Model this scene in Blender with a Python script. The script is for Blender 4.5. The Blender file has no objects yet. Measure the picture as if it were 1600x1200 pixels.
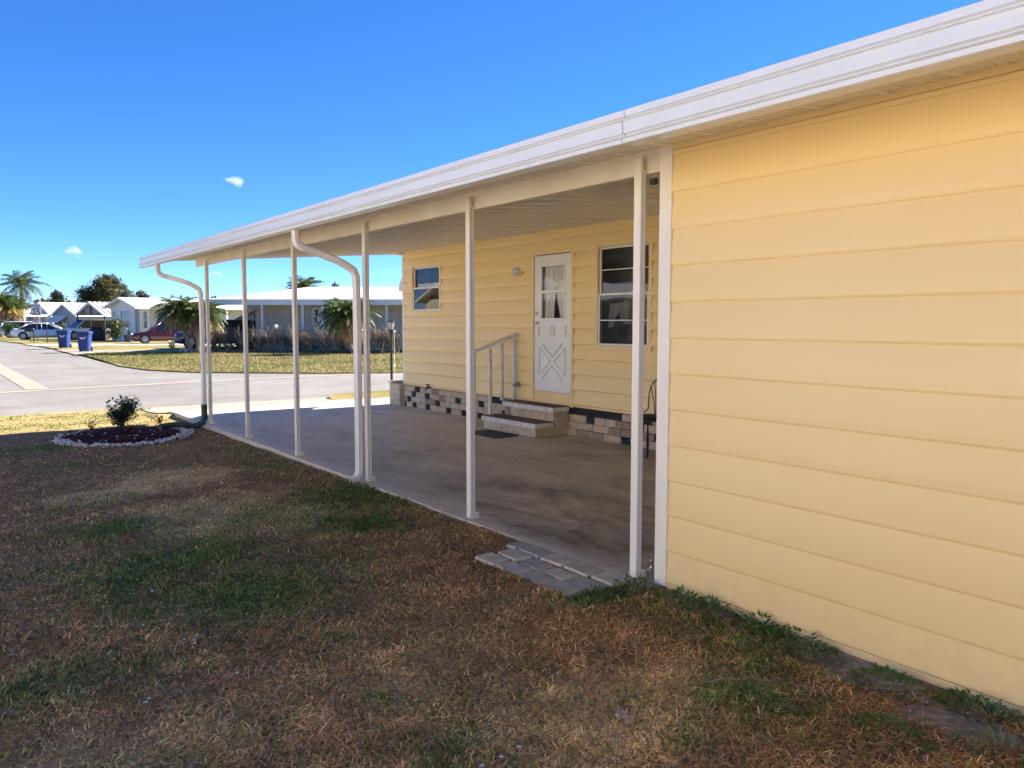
import bpy, math, random
import numpy as np
from mathutils import Vector, Matrix, noise as mnoise
random.seed(7); rng = np.random.default_rng(7)
S = bpy.context.scene
C = S.collection
R = math.radians
YAW = R(36.28)
WL = {}                      # accumulated translation of roots while building

# ------------------------------------------------------------------ helpers
def at(px, D, z=0.0):
    """survey helper: bearing (as photo column) and level distance -> world point"""
    r = (px - 800) / 1240 * D
    return Vector((r * math.cos(YAW) + D * math.sin(YAW), -r * math.sin(YAW) + D * math.cos(YAW), z))

def tag(o, label=None, cat=None, group=None, kind=None):
    if label: o['label'] = label
    if cat: o['category'] = cat
    if group: o['group'] = group
    if kind: o['kind'] = kind
    return o

def empty(name, loc=(0, 0, 0), label=None, cat=None, group=None):
    o = bpy.data.objects.new(name, None); C.objects.link(o)
    o.location = loc; o.empty_display_size = .2
    WL[o.name] = Vector(loc)
    return tag(o, label, cat, group)

def copy_tree(o, parent=None):
    c = o.copy(); C.objects.link(c)
    if parent: c.parent = parent
    for ch in list(o.children): copy_tree(ch, c)
    return c

class MB:
    def __init__(s): s.v = []; s.f = []; s.m = []; s.mi = 0
    def add(s, vs, fs):
        b = len(s.v); s.v += [tuple(v) for v in vs]
        s.f += [tuple(b + i for i in f) for f in fs]; s.m += [s.mi] * len(fs); return s
    def box(s, x0, x1, y0, y1, z0, z1):
        return s.add([(x0,y0,z0),(x1,y0,z0),(x1,y1,z0),(x0,y1,z0),(x0,y0,z1),(x1,y0,z1),(x1,y1,z1),(x0,y1,z1)],
                     [(0,3,2,1),(4,5,6,7),(0,1,5,4),(1,2,6,5),(2,3,7,6),(3,0,4,7)])
    def bbox(s, x0, x1, y0, y1, z0, z1, b=.004):
        """bevelled box"""
        vs = []; 
        def ring(z, i): return [(x0+i,y0+b,z),(x0+b,y0+i,z),(x1-b,y0+i,z),(x1-i,y0+b,z),(x1-i,y1-b,z),(x1-b,y1-i,z),(x0+b,y1-i,z),(x0+i,y1-b,z)]
        vs = ring(z0, b*.7) + ring(z0+b, 0) + ring(z1-b, 0) + ring(z1, b*.7)
        fs = [tuple(range(7,-1,-1)), tuple(range(24,32))]
        for k in range(3):
            for i in range(8): fs.append((k*8+i, k*8+(i+1)%8, (k+1)*8+(i+1)%8, (k+1)*8+i))
        return s.add(vs, fs)
    def bar(s, p0, p1, w, h, up=(0,0,1)):
        p0 = Vector(p0); p1 = Vector(p1); d = (p1-p0).normalized(); up = Vector(up)
        if abs(d.dot(up)) > .99: up = Vector((0,1,0))
        a = d.cross(up).normalized()*w/2; b = a.cross(d).normalized()*h/2
        vs = [p+q for p in (p0,p1) for q in (-a-b, a-b, a+b, -a+b)]
        return s.add(vs, [(0,1,2,3),(7,6,5,4),(0,4,5,1),(1,5,6,2),(2,6,7,3),(3,7,4,0)])
    def tube(s, pts, r, n=8, cap=True):
        pts = [Vector(p) for p in pts]; rs = r if isinstance(r, (list, tuple)) else [r]*len(pts)
        b = len(s.v); prev = None
        for i, p in enumerate(pts):
            d = (pts[min(i+1,len(pts)-1)] - pts[max(i-1,0)]).normalized()
            if prev is None:
                a = d.cross(Vector((0,0,1)) if abs(d.z) < .9 else Vector((1,0,0))).normalized()
            else:
                a = (prev - d*prev.dot(d)).normalized()
            prev = a; c = d.cross(a)
            for k in range(n):
                t = 2*math.pi*k/n
                s.v.append(tuple(p + (a*math.cos(t) + c*math.sin(t))*rs[i]))
        fs = []
        for i in range(len(pts)-1):
            for k in range(n):
                fs.append((b+i*n+k, b+i*n+(k+1)%n, b+(i+1)*n+(k+1)%n, b+(i+1)*n+k))
        if cap:
            fs.append(tuple(b+k for k in range(n-1,-1,-1))); fs.append(tuple(b+(len(pts)-1)*n+k for k in range(n)))
        s.f += fs; s.m += [s.mi]*len(fs); return s
    def extr(s, prof, axis, a, b, closed=True):
        """profile of 2d points extruded along axis; axis 'y': prof=(x,z); 'x': prof=(y,z); 'z': prof=(x,y)"""
        def mk(p, t):
            return {'y': (p[0], t, p[1]), 'x': (t, p[0], p[1]), 'z': (p[0], p[1], t)}[axis]
        n = len(prof); vs = [mk(p, a) for p in prof] + [mk(p, b) for p in prof]
        fs = [(i, (i+1) % n, n+(i+1) % n, n+i) for i in range(n if closed else n-1)]
        if closed: fs += [tuple(range(n-1,-1,-1)), tuple(range(n, 2*n))]
        return s.add(vs, fs)
    def ell(s, c, r, n=12, m=8):
        c = Vector(c); b = len(s.v); fs = []
        for i in range(m+1):
            ph = math.pi*i/m
            for k in range(n):
                t = 2*math.pi*k/n
                s.v.append((c.x+r[0]*math.sin(ph)*math.cos(t), c.y+r[1]*math.sin(ph)*math.sin(t), c.z+r[2]*math.cos(ph)))
        for i in range(m):
            for k in range(n): fs.append((b+i*n+k, b+(i+1)*n+k, b+(i+1)*n+(k+1)%n, b+i*n+(k+1)%n))
        s.f += fs; s.m += [s.mi]*len(fs); return s
    def build(s, name, mats, parent=None, label=None, smooth=False, kind=None):
        me = bpy.data.meshes.new(name)
        off = WL.get(parent.name, Vector()) if parent else Vector()
        vs = [(x-off.x, y-off.y, z-off.z) for x, y, z in s.v] if off.length else s.v
        me.from_pydata(vs, [], s.f)
        if not isinstance(mats, (list, tuple)): mats = [mats]
        for m in mats: me.materials.append(m)
        if len(mats) > 1: me.polygons.foreach_set('material_index', s.m)
        me.update(calc_edges=True)
        if smooth: me.shade_smooth() if hasattr(me, 'shade_smooth') else me.polygons.foreach_set('use_smooth', [True]*len(me.polygons))
        o = bpy.data.objects.new(name, me); C.objects.link(o)
        if parent: o.parent = parent
        WL[o.name] = off
        if label: o['label'] = label
        if kind: o['kind'] = kind
        return o

# ------------------------------------------------------------------ materials
def newmat(name):
    m = bpy.data.materials.new(name); m.use_nodes = True
    nt = m.node_tree; return m, nt, nt.nodes['Principled BSDF']

def mat(name, c, rough=.6, c2=None, scale=8, metal=0, bump=0, bscale=None, spec=.5, detail=5, stretch=None, lo=.35, hi=.65, trans=0):
    m, nt, b = newmat(name); N = nt.nodes; L = nt.links
    b.inputs['Roughness'].default_value = rough; b.inputs['Metallic'].default_value = metal
    b.inputs['Specular IOR Level'].default_value = spec
    if trans:
        b.inputs['Subsurface Weight'].default_value = 0
    b.inputs['Base Color'].default_value = (*c, 1)
    tc = N.new('ShaderNodeTexCoord'); src = tc.outputs['Object']
    if stretch:
        mp = N.new('ShaderNodeMapping'); mp.inputs['Scale'].default_value = stretch
        L.new(src, mp.inputs['Vector']); src = mp.outputs['Vector']
    if c2:
        n = N.new('ShaderNodeTexNoise'); n.inputs['Scale'].default_value = scale; n.inputs['Detail'].default_value = detail
        L.new(src, n.inputs['Vector'])
        r = N.new('ShaderNodeMapRange'); r.inputs[1].default_value = lo; r.inputs[2].default_value = hi
        L.new(n.outputs['Fac'], r.inputs[0])
        x = N.new('ShaderNodeMix'); x.data_type = 'RGBA'
        x.inputs[6].default_value = (*c, 1); x.inputs[7].default_value = (*c2, 1)
        L.new(r.outputs[0], x.inputs[0]); L.new(x.outputs[2], b.inputs['Base Color'])
    if bump:
        n = N.new('ShaderNodeTexNoise'); n.inputs['Scale'].default_value = bscale or scale*4; n.inputs['Detail'].default_value = 4
        L.new(src, n.inputs['Vector'])
        bp = N.new('ShaderNodeBump'); bp.inputs['Strength'].default_value = 1; bp.inputs['Distance'].default_value = bump
        L.new(n.outputs['Fac'], bp.inputs['Height']); L.new(bp.outputs['Normal'], b.inputs['Normal'])
    return m

def leafmat(name, c, c2, scale=3, rough=.5, trans=.35):
    m, nt, b = newmat(name); N = nt.nodes; L = nt.links
    g = N.new('ShaderNodeNewGeometry'); 
    x = N.new('ShaderNodeMix'); x.data_type = 'RGBA'
    x.inputs[6].default_value = (*c, 1); x.inputs[7].default_value = (*c2, 1)
    L.new(g.outputs['Random Per Island'], x.inputs[0]); L.new(x.outputs[2], b.inputs['Base Color'])
    b.inputs['Roughness'].default_value = rough
    t = N.new('ShaderNodeBsdfTranslucent'); L.new(x.outputs[2], t.inputs['Color'])
    ms = N.new('ShaderNodeMixShader'); ms.inputs[0].default_value = trans
    L.new(b.outputs[0], ms.inputs[1]); L.new(t.outputs[0], ms.inputs[2])
    L.new(ms.outputs[0], N['Material Output'].inputs['Surface'])
    return m

def glassmat(name, tint=(.9,.93,.95), wob=0, wscale=3, refl=.12):
    """window pane: clear, mirror-like reflection by Fresnel"""
    m, nt, b = newmat(name); N = nt.nodes; L = nt.links
    tr = N.new('ShaderNodeBsdfTransparent'); tr.inputs[0].default_value = (*tint, 1)
    gl = N.new('ShaderNodeBsdfGlossy'); gl.inputs['Roughness'].default_value = .01
    fr = N.new('ShaderNodeFresnel'); fr.inputs['IOR'].default_value = 1.48
    ad = N.new('ShaderNodeMath'); ad.operation = 'ADD'; ad.inputs[1].default_value = refl
    L.new(fr.outputs[0], ad.inputs[0])
    ms = N.new('ShaderNodeMixShader')
    L.new(ad.outputs[0], ms.inputs[0]); L.new(tr.outputs[0], ms.inputs[1]); L.new(gl.outputs[0], ms.inputs[2])
    L.new(ms.outputs[0], N['Material Output'].inputs['Surface'])
    if wob:
        tc = N.new('ShaderNodeTexCoord'); n = N.new('ShaderNodeTexNoise'); n.inputs['Scale'].default_value = wscale; n.inputs['Detail'].default_value = 1
        L.new(tc.outputs['Object'], n.inputs['Vector'])
        bp = N.new('ShaderNodeBump'); bp.inputs['Strength'].default_value = 1; bp.inputs['Distance'].default_value = wob
        L.new(n.outputs['Fac'], bp.inputs['Height']); L.new(bp.outputs['Normal'], gl.inputs['Normal']); L.new(bp.outputs['Normal'], fr.inputs['Normal'])
    return m

def attrmat(name, attr='tint', rough=.7, trans=0, nscale=None, amt=.5, bump=0):
    m, nt, b = newmat(name); N = nt.nodes; L = nt.links
    a = N.new('ShaderNodeAttribute'); a.attribute_name = attr
    col = a.outputs['Color']
    if nscale:
        tc = N.new('ShaderNodeTexCoord'); n = N.new('ShaderNodeTexNoise'); n.inputs['Scale'].default_value = nscale; n.inputs['Detail'].default_value = 8; n.inputs['Roughness'].default_value = .7
        L.new(tc.outputs['Object'], n.inputs['Vector'])
        r = N.new('ShaderNodeMapRange'); r.inputs[1].default_value = .3; r.inputs[2].default_value = .7; r.inputs[3].default_value = 1-amt; r.inputs[4].default_value = 1+amt
        L.new(n.outputs['Fac'], r.inputs[0])
        v = N.new('ShaderNodeVectorMath'); v.operation = 'SCALE'; L.new(col, v.inputs[0]); L.new(r.outputs[0], v.inputs['Scale'])
        col = v.outputs[0]
        if bump:
            bp = N.new('ShaderNodeBump'); bp.inputs['Strength'].default_value = 1; bp.inputs['Distance'].default_value = bump
            L.new(n.outputs['Fac'], bp.inputs['Height']); L.new(bp.outputs['Normal'], b.inputs['Normal'])
    L.new(col, b.inputs['Base Color']); b.inputs['Roughness'].default_value = rough; b.inputs['Specular IOR Level'].default_value = .2
    if trans:
        t = N.new('ShaderNodeBsdfTranslucent'); L.new(col, t.inputs['Color'])
        ms = N.new('ShaderNodeMixShader'); ms.inputs[0].default_value = trans
        L.new(b.outputs[0], ms.inputs[1]); L.new(t.outputs[0], ms.inputs[2]); L.new(ms.outputs[0], N['Material Output'].inputs['Surface'])
    return m

YEL = (.89,.675,.33); YEL2 = (.86,.64,.30)
M = {}
M['siding'] = mat('yellow_siding', YEL, .38, YEL2, 1.3, bump=.006, bscale=1.7, spec=.45, stretch=(1,.6,1.6))
def dirty(m, x, c, zlo, zhi):
    nt = m.node_tree; N = nt.nodes; L = nt.links; b = N['Principled BSDF']; src = b.inputs['Base Color'].links[0].from_socket
    tc = N.new('ShaderNodeTexCoord'); sx = N.new('ShaderNodeSeparateXYZ'); L.new(tc.outputs['Object'], sx.inputs[0])
    n = N.new('ShaderNodeTexNoise'); n.inputs['Scale'].default_value = 9; n.inputs['Detail'].default_value = 9; n.inputs['Roughness'].default_value = .7; L.new(tc.outputs['Object'], n.inputs['Vector'])
    r = N.new('ShaderNodeMapRange'); r.inputs[1].default_value = zhi; r.inputs[2].default_value = zlo; L.new(sx.outputs[2], r.inputs[0])
    r2 = N.new('ShaderNodeMapRange'); r2.inputs[1].default_value = .45; r2.inputs[2].default_value = .75; r2.inputs[4].default_value = x; L.new(n.outputs['Fac'], r2.inputs[0])
    mu = N.new('ShaderNodeMath'); mu.operation = 'MULTIPLY'; L.new(r.outputs[0], mu.inputs[0]); L.new(r2.outputs[0], mu.inputs[1])
    mx = N.new('ShaderNodeMix'); mx.data_type = 'RGBA'; L.new(mu.outputs[0], mx.inputs[0]); L.new(src, mx.inputs[6]); mx.inputs[7].default_value = (*c, 1); L.new(mx.outputs[2], b.inputs['Base Color'])
dirty(M['siding'], .35, (.48,.35,.2), .0, .30)
M['yel_trim'] = mat('yellow_trim', (.86,.66,.33), .5, (.82,.62,.30), 3)
M['white'] = mat('white_aluminium', (.80,.79,.78), .32, (.74,.72,.70), 2.5, spec=.6)
M['gutter'] = mat('gutter_enamel', (.79,.80,.79), .2, (.75,.76,.75), 3, spec=.6, bump=.004, bscale=2.2)
M['post'] = mat('post_white', (.87,.82,.73), .4, (.83,.77,.68), 5, stretch=(1,1,.4))
M['pan'] = mat('ceiling_pan', (.88,.84,.77), .16, (.85,.80,.72), 2, spec=.8, bump=.002, bscale=1.2, stretch=(.4,1,1))
M['cream'] = mat('cream_trim', (.84,.77,.67), .5, (.75,.67,.55), 4)
M['door'] = mat('door_paint', (.82,.82,.80), .35, (.78,.78,.75), 3)
M['dark_gap'] = mat('dark_gap', (.03,.027,.025), .9)
M['chrome'] = mat('brushed_nickel', (.55,.50,.43), .28, metal=1)
M['black'] = mat('black_iron', (.018,.018,.02), .45)
M['rubber'] = mat('black_rubber', (.02,.02,.021), .8, (.03,.03,.03), 40)
M['carpet'] = mat('brown_carpet', (.17,.11,.085), .95, (.09,.06,.048), 60, bump=.004, bscale=220)
M['rail'] = mat('rail_white', (.74,.73,.72), .5, (.62,.60,.57), 6)
M['capstone'] = mat('step_cap', (.72,.70,.68), .7, (.55,.52,.48), 14, bump=.002, bscale=80)
M['b_tan'] = mat('block_tan', (.56,.46,.34), .9, (.43,.34,.25), 12, bump=.006, bscale=45)
M['b_mauve'] = mat('block_mauve', (.37,.275,.21), .9, (.26,.19,.145), 12, bump=.006, bscale=45)
M['b_grey'] = mat('block_grey', (.56,.50,.41), .9, (.45,.39,.31), 12, bump=.005, bscale=45)
M['b_dark'] = mat('block_charcoal', (.022,.024,.03), .85, (.012,.013,.018), 10, bump=.003, bscale=45)
M['mortar'] = mat('mortar', (.30,.26,.22), .95, (.22,.19,.16), 30)
M['glass'] = glassmat('window_glass', refl=0); M['glass_w'] = glassmat('wavy_window_glass', wob=.004, wscale=1.8, refl=.02)
M['curtain'] = mat('curtain', (.85,.82,.76), .9, (.78,.74,.68), 6)
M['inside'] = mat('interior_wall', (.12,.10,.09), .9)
M['roof'] = mat('white_roof', (.84,.84,.83), .5, (.76,.76,.75), 1.5)
M['green_pipe'] = mat('green_plastic', (.012,.045,.035), .45)

# ------------------------------------------------------------------ world, sun, camera
DUST, OZ, AIR, SAT, HUE, SKY, EXPO = 0.0, 6.0, .55, 1.23, .508, .098, 1.97
SUN_EL, SUN_AZ = R(33), R(92)     # azimuth clockwise from +Y
w = bpy.data.worlds.new("World"); S.world = w; w.use_nodes = True
nt = w.node_tree; bg = nt.nodes['Background']
sky = nt.nodes.new('ShaderNodeTexSky'); sky.sky_type = 'NISHITA'; sky.sun_disc = False
sky.sun_elevation = SUN_EL; sky.sun_rotation = SUN_AZ; sky.dust_density = DUST; sky.ozone_density = OZ; sky.air_density = AIR
hs = nt.nodes.new('ShaderNodeHueSaturation'); hs.inputs['Saturation'].default_value = SAT; hs.inputs['Hue'].default_value = HUE
sky.altitude = 1500; gm_ = nt.nodes.new('ShaderNodeGamma'); gm_.inputs[1].default_value = .85; nt.links.new(sky.outputs[0], gm_.inputs[0]); nt.links.new(gm_.outputs[0], hs.inputs['Color']); nt.links.new(hs.outputs[0], bg.inputs['Color'])
bg.inputs['Strength'].default_value = SKY
sd = bpy.data.lights.new('sun', 'SUN'); sd.energy = 5.0; sd.angle = R(.5); sd.color = (1, .93, .82)
so = bpy.data.objects.new('sun', sd); C.objects.link(so)
dvec = Vector((math.sin(SUN_AZ)*math.cos(SUN_EL), math.cos(SUN_AZ)*math.cos(SUN_EL), math.sin(SUN_EL)))
so.rotation_euler = dvec.to_track_quat('Z', 'Y').to_euler(); so.location = (20, 0, 20)
cd = bpy.data.cameras.new('camera'); cd.sensor_width = 36; cd.sensor_fit = 'HORIZONTAL'; cd.lens = 36*1240/1600
cd.clip_start = .05; cd.clip_end = 6000
co = bpy.data.objects.new('camera', cd); C.objects.link(co)
co.location = (0, 0, 1.48); co.rotation_euler = (R(90-4.473), 0, -YAW); S.camera = co
S.view_settings.view_transform = 'Standard'; S.view_settings.look = 'None'; S.view_settings.gamma = 1
S.view_settings.exposure = EXPO
S.render.engine = 'CYCLES'
S.render.resolution_x = 1024; S.render.resolution_y = 768

# ------------------------------------------------------------------ ground sheets
def sheet(name, pts, z, m, skirt=0, kind='structure'):
    mb = MB(); n = len(pts)
    mb.add([(x, y, z) for x, y in pts], [tuple(range(n))])
    if skirt: mb.add([(x, y, z) for x, y in pts] + [(x, y, z-skirt) for x, y in pts], [(i, n+i, n+(i+1) % n, (i+1) % n) for i in range(n)])
    o = mb.build(name, m); 
    # make top face point up
    me = o.data
    if me.polygons[0].normal.z < 0: me.flip_normals()
    o['kind'] = kind; return o
M['lawn_far'] = mat('sunny_grass', (.30,.27,.115), .95, (.40,.30,.17), .5, bump=.03, bscale=25, detail=10, lo=.38, hi=.62)
def grassmat(name, cs, s1, s2):
    m, nt, b = newmat(name); N = nt.nodes; L = nt.links
    tc = N.new('ShaderNodeTexCoord')
    def nz(s, d, ro=.6):
        n = N.new('ShaderNodeTexNoise'); n.inputs['Scale'].default_value = s; n.inputs['Detail'].default_value = d; n.inputs['Roughness'].default_value = ro
        L.new(tc.outputs['Object'], n.inputs['Vector']); return n
    a = nz(s1, 5); f = nz(s2, 6, .75)
    r = N.new('ShaderNodeValToRGB'); e = r.color_ramp.elements
    e[0].position = .36; e[0].color = (*cs[0], 1); e[1].position = .62; e[1].color = (*cs[2], 1)
    k = e.new(.5); k.color = (*cs[1], 1)
    L.new(a.outputs['Fac'], r.inputs[0])
    mr = N.new('ShaderNodeMapRange'); mr.inputs[1].default_value = .3; mr.inputs[2].default_value = .7; mr.inputs[3].default_value = .45; mr.inputs[4].default_value = 1.5
    L.new(f.outputs['Fac'], mr.inputs[0])
    v = N.new('ShaderNodeVectorMath'); v.operation = 'SCALE'; L.new(r.outputs[0], v.inputs[0]); L.new(mr.outputs[0], v.inputs['Scale'])
    L.new(v.outputs[0], b.inputs['Base Color']); b.inputs['Roughness'].default_value = .95; b.inputs['Specular IOR Level'].default_value = .1
    bp = N.new('ShaderNodeBump'); bp.inputs['Distance'].default_value = .03; L.new(f.outputs['Fac'], bp.inputs['Height']); L.new(bp.outputs[0], b.inputs['Normal'])
    return m
M['lawn_far'] = grassmat('sunny_grass', [(.13,.15,.04), (.24,.205,.075), (.33,.25,.12)], .35, 22)
M['ground'] = grassmat('ground_grass', [(.10,.12,.04), (.18,.155,.06), (.24,.18,.09)], .1, 10)
M['asphalt'] = mat('asphalt', (.232,.214,.196), .9, (.19,.176,.16), 1.1, bump=.006, bscale=120, detail=12, lo=.3, hi=.7)
M['concrete'] = mat('pale_concrete', (.345,.29,.225), .9, (.28,.235,.18), 2, bump=.003, bscale=60, detail=8)
def cracks(m):
    nt = m.node_tree; N = nt.nodes; L = nt.links; b = N['Principled BSDF']; src = b.inputs['Base Color'].links[0].from_socket
    tc = N.new('ShaderNodeTexCoord'); n = N.new('ShaderNodeTexNoise'); n.inputs['Scale'].default_value = 1.2; n.inputs['Detail'].default_value = 6; L.new(tc.outputs['Object'], n.inputs['Vector'])
    ad = N.new('ShaderNodeVectorMath'); ad.operation = 'ADD'; L.new(tc.outputs['Object'], ad.inputs[0]); L.new(n.outputs['Color'], ad.inputs[1])
    v = N.new('ShaderNodeTexVoronoi'); v.feature = 'DISTANCE_TO_EDGE'; v.inputs['Scale'].default_value = .22; L.new(ad.outputs[0], v.inputs['Vector'])
    r = N.new('ShaderNodeMapRange'); r.inputs[1].default_value = .0; r.inputs[2].default_value = .008; r.inputs[3].default_value = .6; r.inputs[4].default_value = 1; L.new(v.outputs['Distance'], r.inputs[0])
    n2 = N.new('ShaderNodeTexNoise'); n2.inputs['Scale'].default_value = .35; n2.inputs['Detail'].default_value = 3; L.new(tc.outputs['Object'], n2.inputs['Vector'])
    r2 = N.new('ShaderNodeMapRange'); r2.inputs[1].default_value = .35; r2.inputs[2].default_value = .65; r2.inputs[3].default_value = .86; r2.inputs[4].default_value = 1.08; L.new(n2.outputs['Fac'], r2.inputs[0])
    mu = N.new('ShaderNodeMath'); mu.operation = 'MULTIPLY'; L.new(r.outputs[0], mu.inputs[0]); L.new(r2.outputs[0], mu.inputs[1])
    sc = N.new('ShaderNodeVectorMath'); sc.operation = 'SCALE'; L.new(src, sc.inputs[0]); L.new(mu.outputs[0], sc.inputs['Scale']); L.new(sc.outputs[0], b.inputs['Base Color'])
cracks(M['asphalt'])
g = sheet('ground', [(-1500,-300),(2000,-300),(2000,2500),(-1500,2500)], -.14, M['ground'])
road = [(-70,14.3),(90,14.3),(90,21.6),(16,21.8),(11.3,22.2),(9.6,23.2),(8.1,24.5),(6.6,26),(5.75,28),(5.45,31),(5.55,37),(5.7,42),(5.8,50),(5.6,60),(5.2,70),(4.5,82),(2.5,100),(-6,140),(-12,140),(-5,100),(-2,80),(-1.2,50),(-1.3,30),(-2.2,26.5),(-4.5,23.5),(-8,22.3),(-70,22.3)]
sheet('road', road, -.115, M['asphalt'])
sheet('street_gutter', [(1.78,21.75),(2.26,21.72),(2.16,34.8),(2.25,50),(2.2,70),(1.7,70),(1.72,50),(1.66,34.8)], -.107, M['concrete'])
sheet('road_seam', [(-40,20.6),(1.2,21.02),(2.3,21.28),(7,21.98),(16,22.3),(16,22.62),(7,22.34),(2.3,21.68),(1.2,21.42),(-40,21.0)], -.109, M['concrete'])
island = [(5.45,31),(5.75,28),(6.6,26),(8.1,24.5),(9.6,23.2),(11.3,22.2),(16,21.8),(90,21.6),(90,60),(60,120),(12,120),(2.7,100),(4.7,82),(5.4,70),(5.8,60),(6.0,50),(5.9,42),(5.75,37)]
sheet('far_lawn', island, -.075, M['lawn_far'], skirt=.06)
def pxs(l, z=-.07):
    out = []
    for x, y in l:
        D = (1.48-z)*1240/(y-503); p = at(x, D); out.append((p.x, p.y))
    return out
sheet('far_driveway', [(5.62,43.0),(7.2,45.2),(12.0,42.6),(20,37.5),(21.5,39.5),(13.2,45.2),(8.3,48.6),(5.7,51)], -.069, M['concrete'])
sheet('far_path', [(5.6,59.5),(9,58.5),(17,52.5),(22,49),(24,53),(17,60),(5.3,65)], -.068, mat('grey_concrete', (.42,.38,.34), .9, (.34,.31,.28), 2))
sheet('verge', [(6.42,14.75),(6.6,15.45),(6.98,15.95),(8.5,16.1),(60,16.2),(60,14.2),(8,14.25),(7.2,14.3)], -.06, M['lawn_far'], skirt=.06)
# driveway apron
ap = MB()
yy = [(13.95,-.02),(14.5,-.05),(15.2,-.085),(15.75,-.105)]
lx = [3.0,2.98,3.02,3.1]; rx = [7.6,7.0,6.5,6.7]
vs = []
for (y, z), a, b_ in zip(yy, lx, rx): vs += [(a,y,z),(b_,y,z)]
ap.add(vs, [(0,1,3,2),(2,3,5,4),(4,5,7,6)])
e_ = [(a, y, z) for (y, z), a in zip(yy, lx)]; ap.add(e_ + [(x, y, z-.1) for x, y, z in e_], [(i, i+1, i+5, i+4) for i in range(3)])
ap.build('driveway_apron', M['concrete'], kind='structure')

# carport slab
def slabmat():
    m, nt, b = newmat('slab_concrete'); N = nt.nodes; L = nt.links
    tc = N.new('ShaderNodeTexCoord')
    def nz(s, d=6, st=(1,1,1), ro=.6):
        mp = N.new('ShaderNodeMapping'); mp.inputs['Scale'].default_value = st; L.new(tc.outputs['Object'], mp.inputs[0])
        n = N.new('ShaderNodeTexNoise'); n.inputs['Scale'].default_value = s; n.inputs['Detail'].default_value = d; n.inputs['Roughness'].default_value = ro
        n.inputs['Distortion'].default_value = .6
        L.new(mp.outputs[0], n.inputs['Vector']); return n.outputs['Fac']
    def mix(f, a, c, lo, hi):
        r = N.new('ShaderNodeMapRange'); r.inputs[1].default_value = lo; r.inputs[2].default_value = hi; L.new(f, r.inputs[0])
        x = N.new('ShaderNodeMix'); x.data_type = 'RGBA'
        for i, q in ((6, a), (7, c)):
            if isinstance(q, tuple): x.inputs[i].default_value = (*q, 1)
            else: L.new(q, x.inputs[i])
        L.new(r.outputs[0], x.inputs[0]); return x.outputs[2]
    brown = mix(nz(1.7, 10, (1,.55,1), .68), (.15,.115,.075), (.60,.50,.35), .38, .62)
    brown = mix(nz(5.5, 10, (1,.6,1), .7), brown, (.70,.60,.46), .54, .75)
    grey = mix(nz(2.4, 10, (1,.6,1), .7), (.44,.39,.31), (.62,.56,.45), .35, .65)
    sx = N.new('ShaderNodeSeparateXYZ'); L.new(tc.outputs['Object'], sx.inputs[0])
    # distance toward the street and toward the open edge: less leaf-stained
    a = N.new('ShaderNodeMath'); a.operation = 'MULTIPLY_ADD'; a.inputs[1].default_value = .085; a.inputs[2].default_value = -.25; L.new(sx.outputs[1], a.inputs[0])
    n2 = nz(.7, 6); a2 = N.new('ShaderNodeMath'); a2.operation = 'MULTIPLY_ADD'; a2.inputs[1].default_value = 1.2; L.new(n2, a2.inputs[0]); L.new(a.outputs[0], a2.inputs[2])
    base = mix(a2.outputs[0], brown, grey, .62, 1.15)
    e = N.new('ShaderNodeMath'); e.operation = 'MULTIPLY_ADD'; e.inputs[1].default_value = .25; L.new(nz(2.2, 8), e.inputs[0]); L.new(sx.outputs[0], e.inputs[2])
    base = mix(e.outputs[0], (.68,.57,.44), base, 3.33, 3.52)
    g2 = N.new('ShaderNodeMapRange'); g2.inputs[1].default_value = .3; g2.inputs[2].default_value = .7; g2.inputs[3].default_value = .68; g2.inputs[4].default_value = 1.3; L.new(nz(26, 10, (1,1,1), .8), g2.inputs[0])
    vm = N.new('ShaderNodeVectorMath'); vm.operation = 'SCALE'; L.new(base, vm.inputs[0]); L.new(g2.outputs[0], vm.inputs['Scale']); base = vm.outputs[0]
    L.new(base, b.inputs['Base Color'])
    r = N.new('ShaderNodeMapRange'); r.inputs[3].default_value = .45; r.inputs[4].default_value = .85; L.new(nz(1.7, 5), r.inputs[0]); L.new(r.outputs[0], b.inputs['Roughness'])
    bp = N.new('ShaderNodeBump'); bp.inputs['Distance'].default_value = .006; L.new(nz(45, 8), bp.inputs['Height']); L.new(bp.outputs[0], b.inputs['Normal'])
    return m
mb = MB(); rr = random.Random(3)
edge = [(3.31, y) for y in np.arange(-3, 2.9, .35)] + [(3.31, 3.02), (3.2, 3.06)] + [(3.19 + rr.uniform(-.012, .012), y) for y in np.arange(3.25, 13.9, .35)] + [(3.16,13.95)]
n = len(edge)
vs = [(x, y, 0) for x, y in edge] + [(7.6, y, 0) for x, y in edge] + [(x, y, -.2) for x, y in edge]
fs = [(i, n+i, n+i+1, i+1) for i in range(n-1)] + [(i, i+1, 2*n+i+1, 2*n+i) for i in range(n-1)] + [(n-1, 2*n-1, 3*n-1)]
mb.add(vs, fs)
mb.build('carport_slab', slabmat(), kind='structure')

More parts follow.
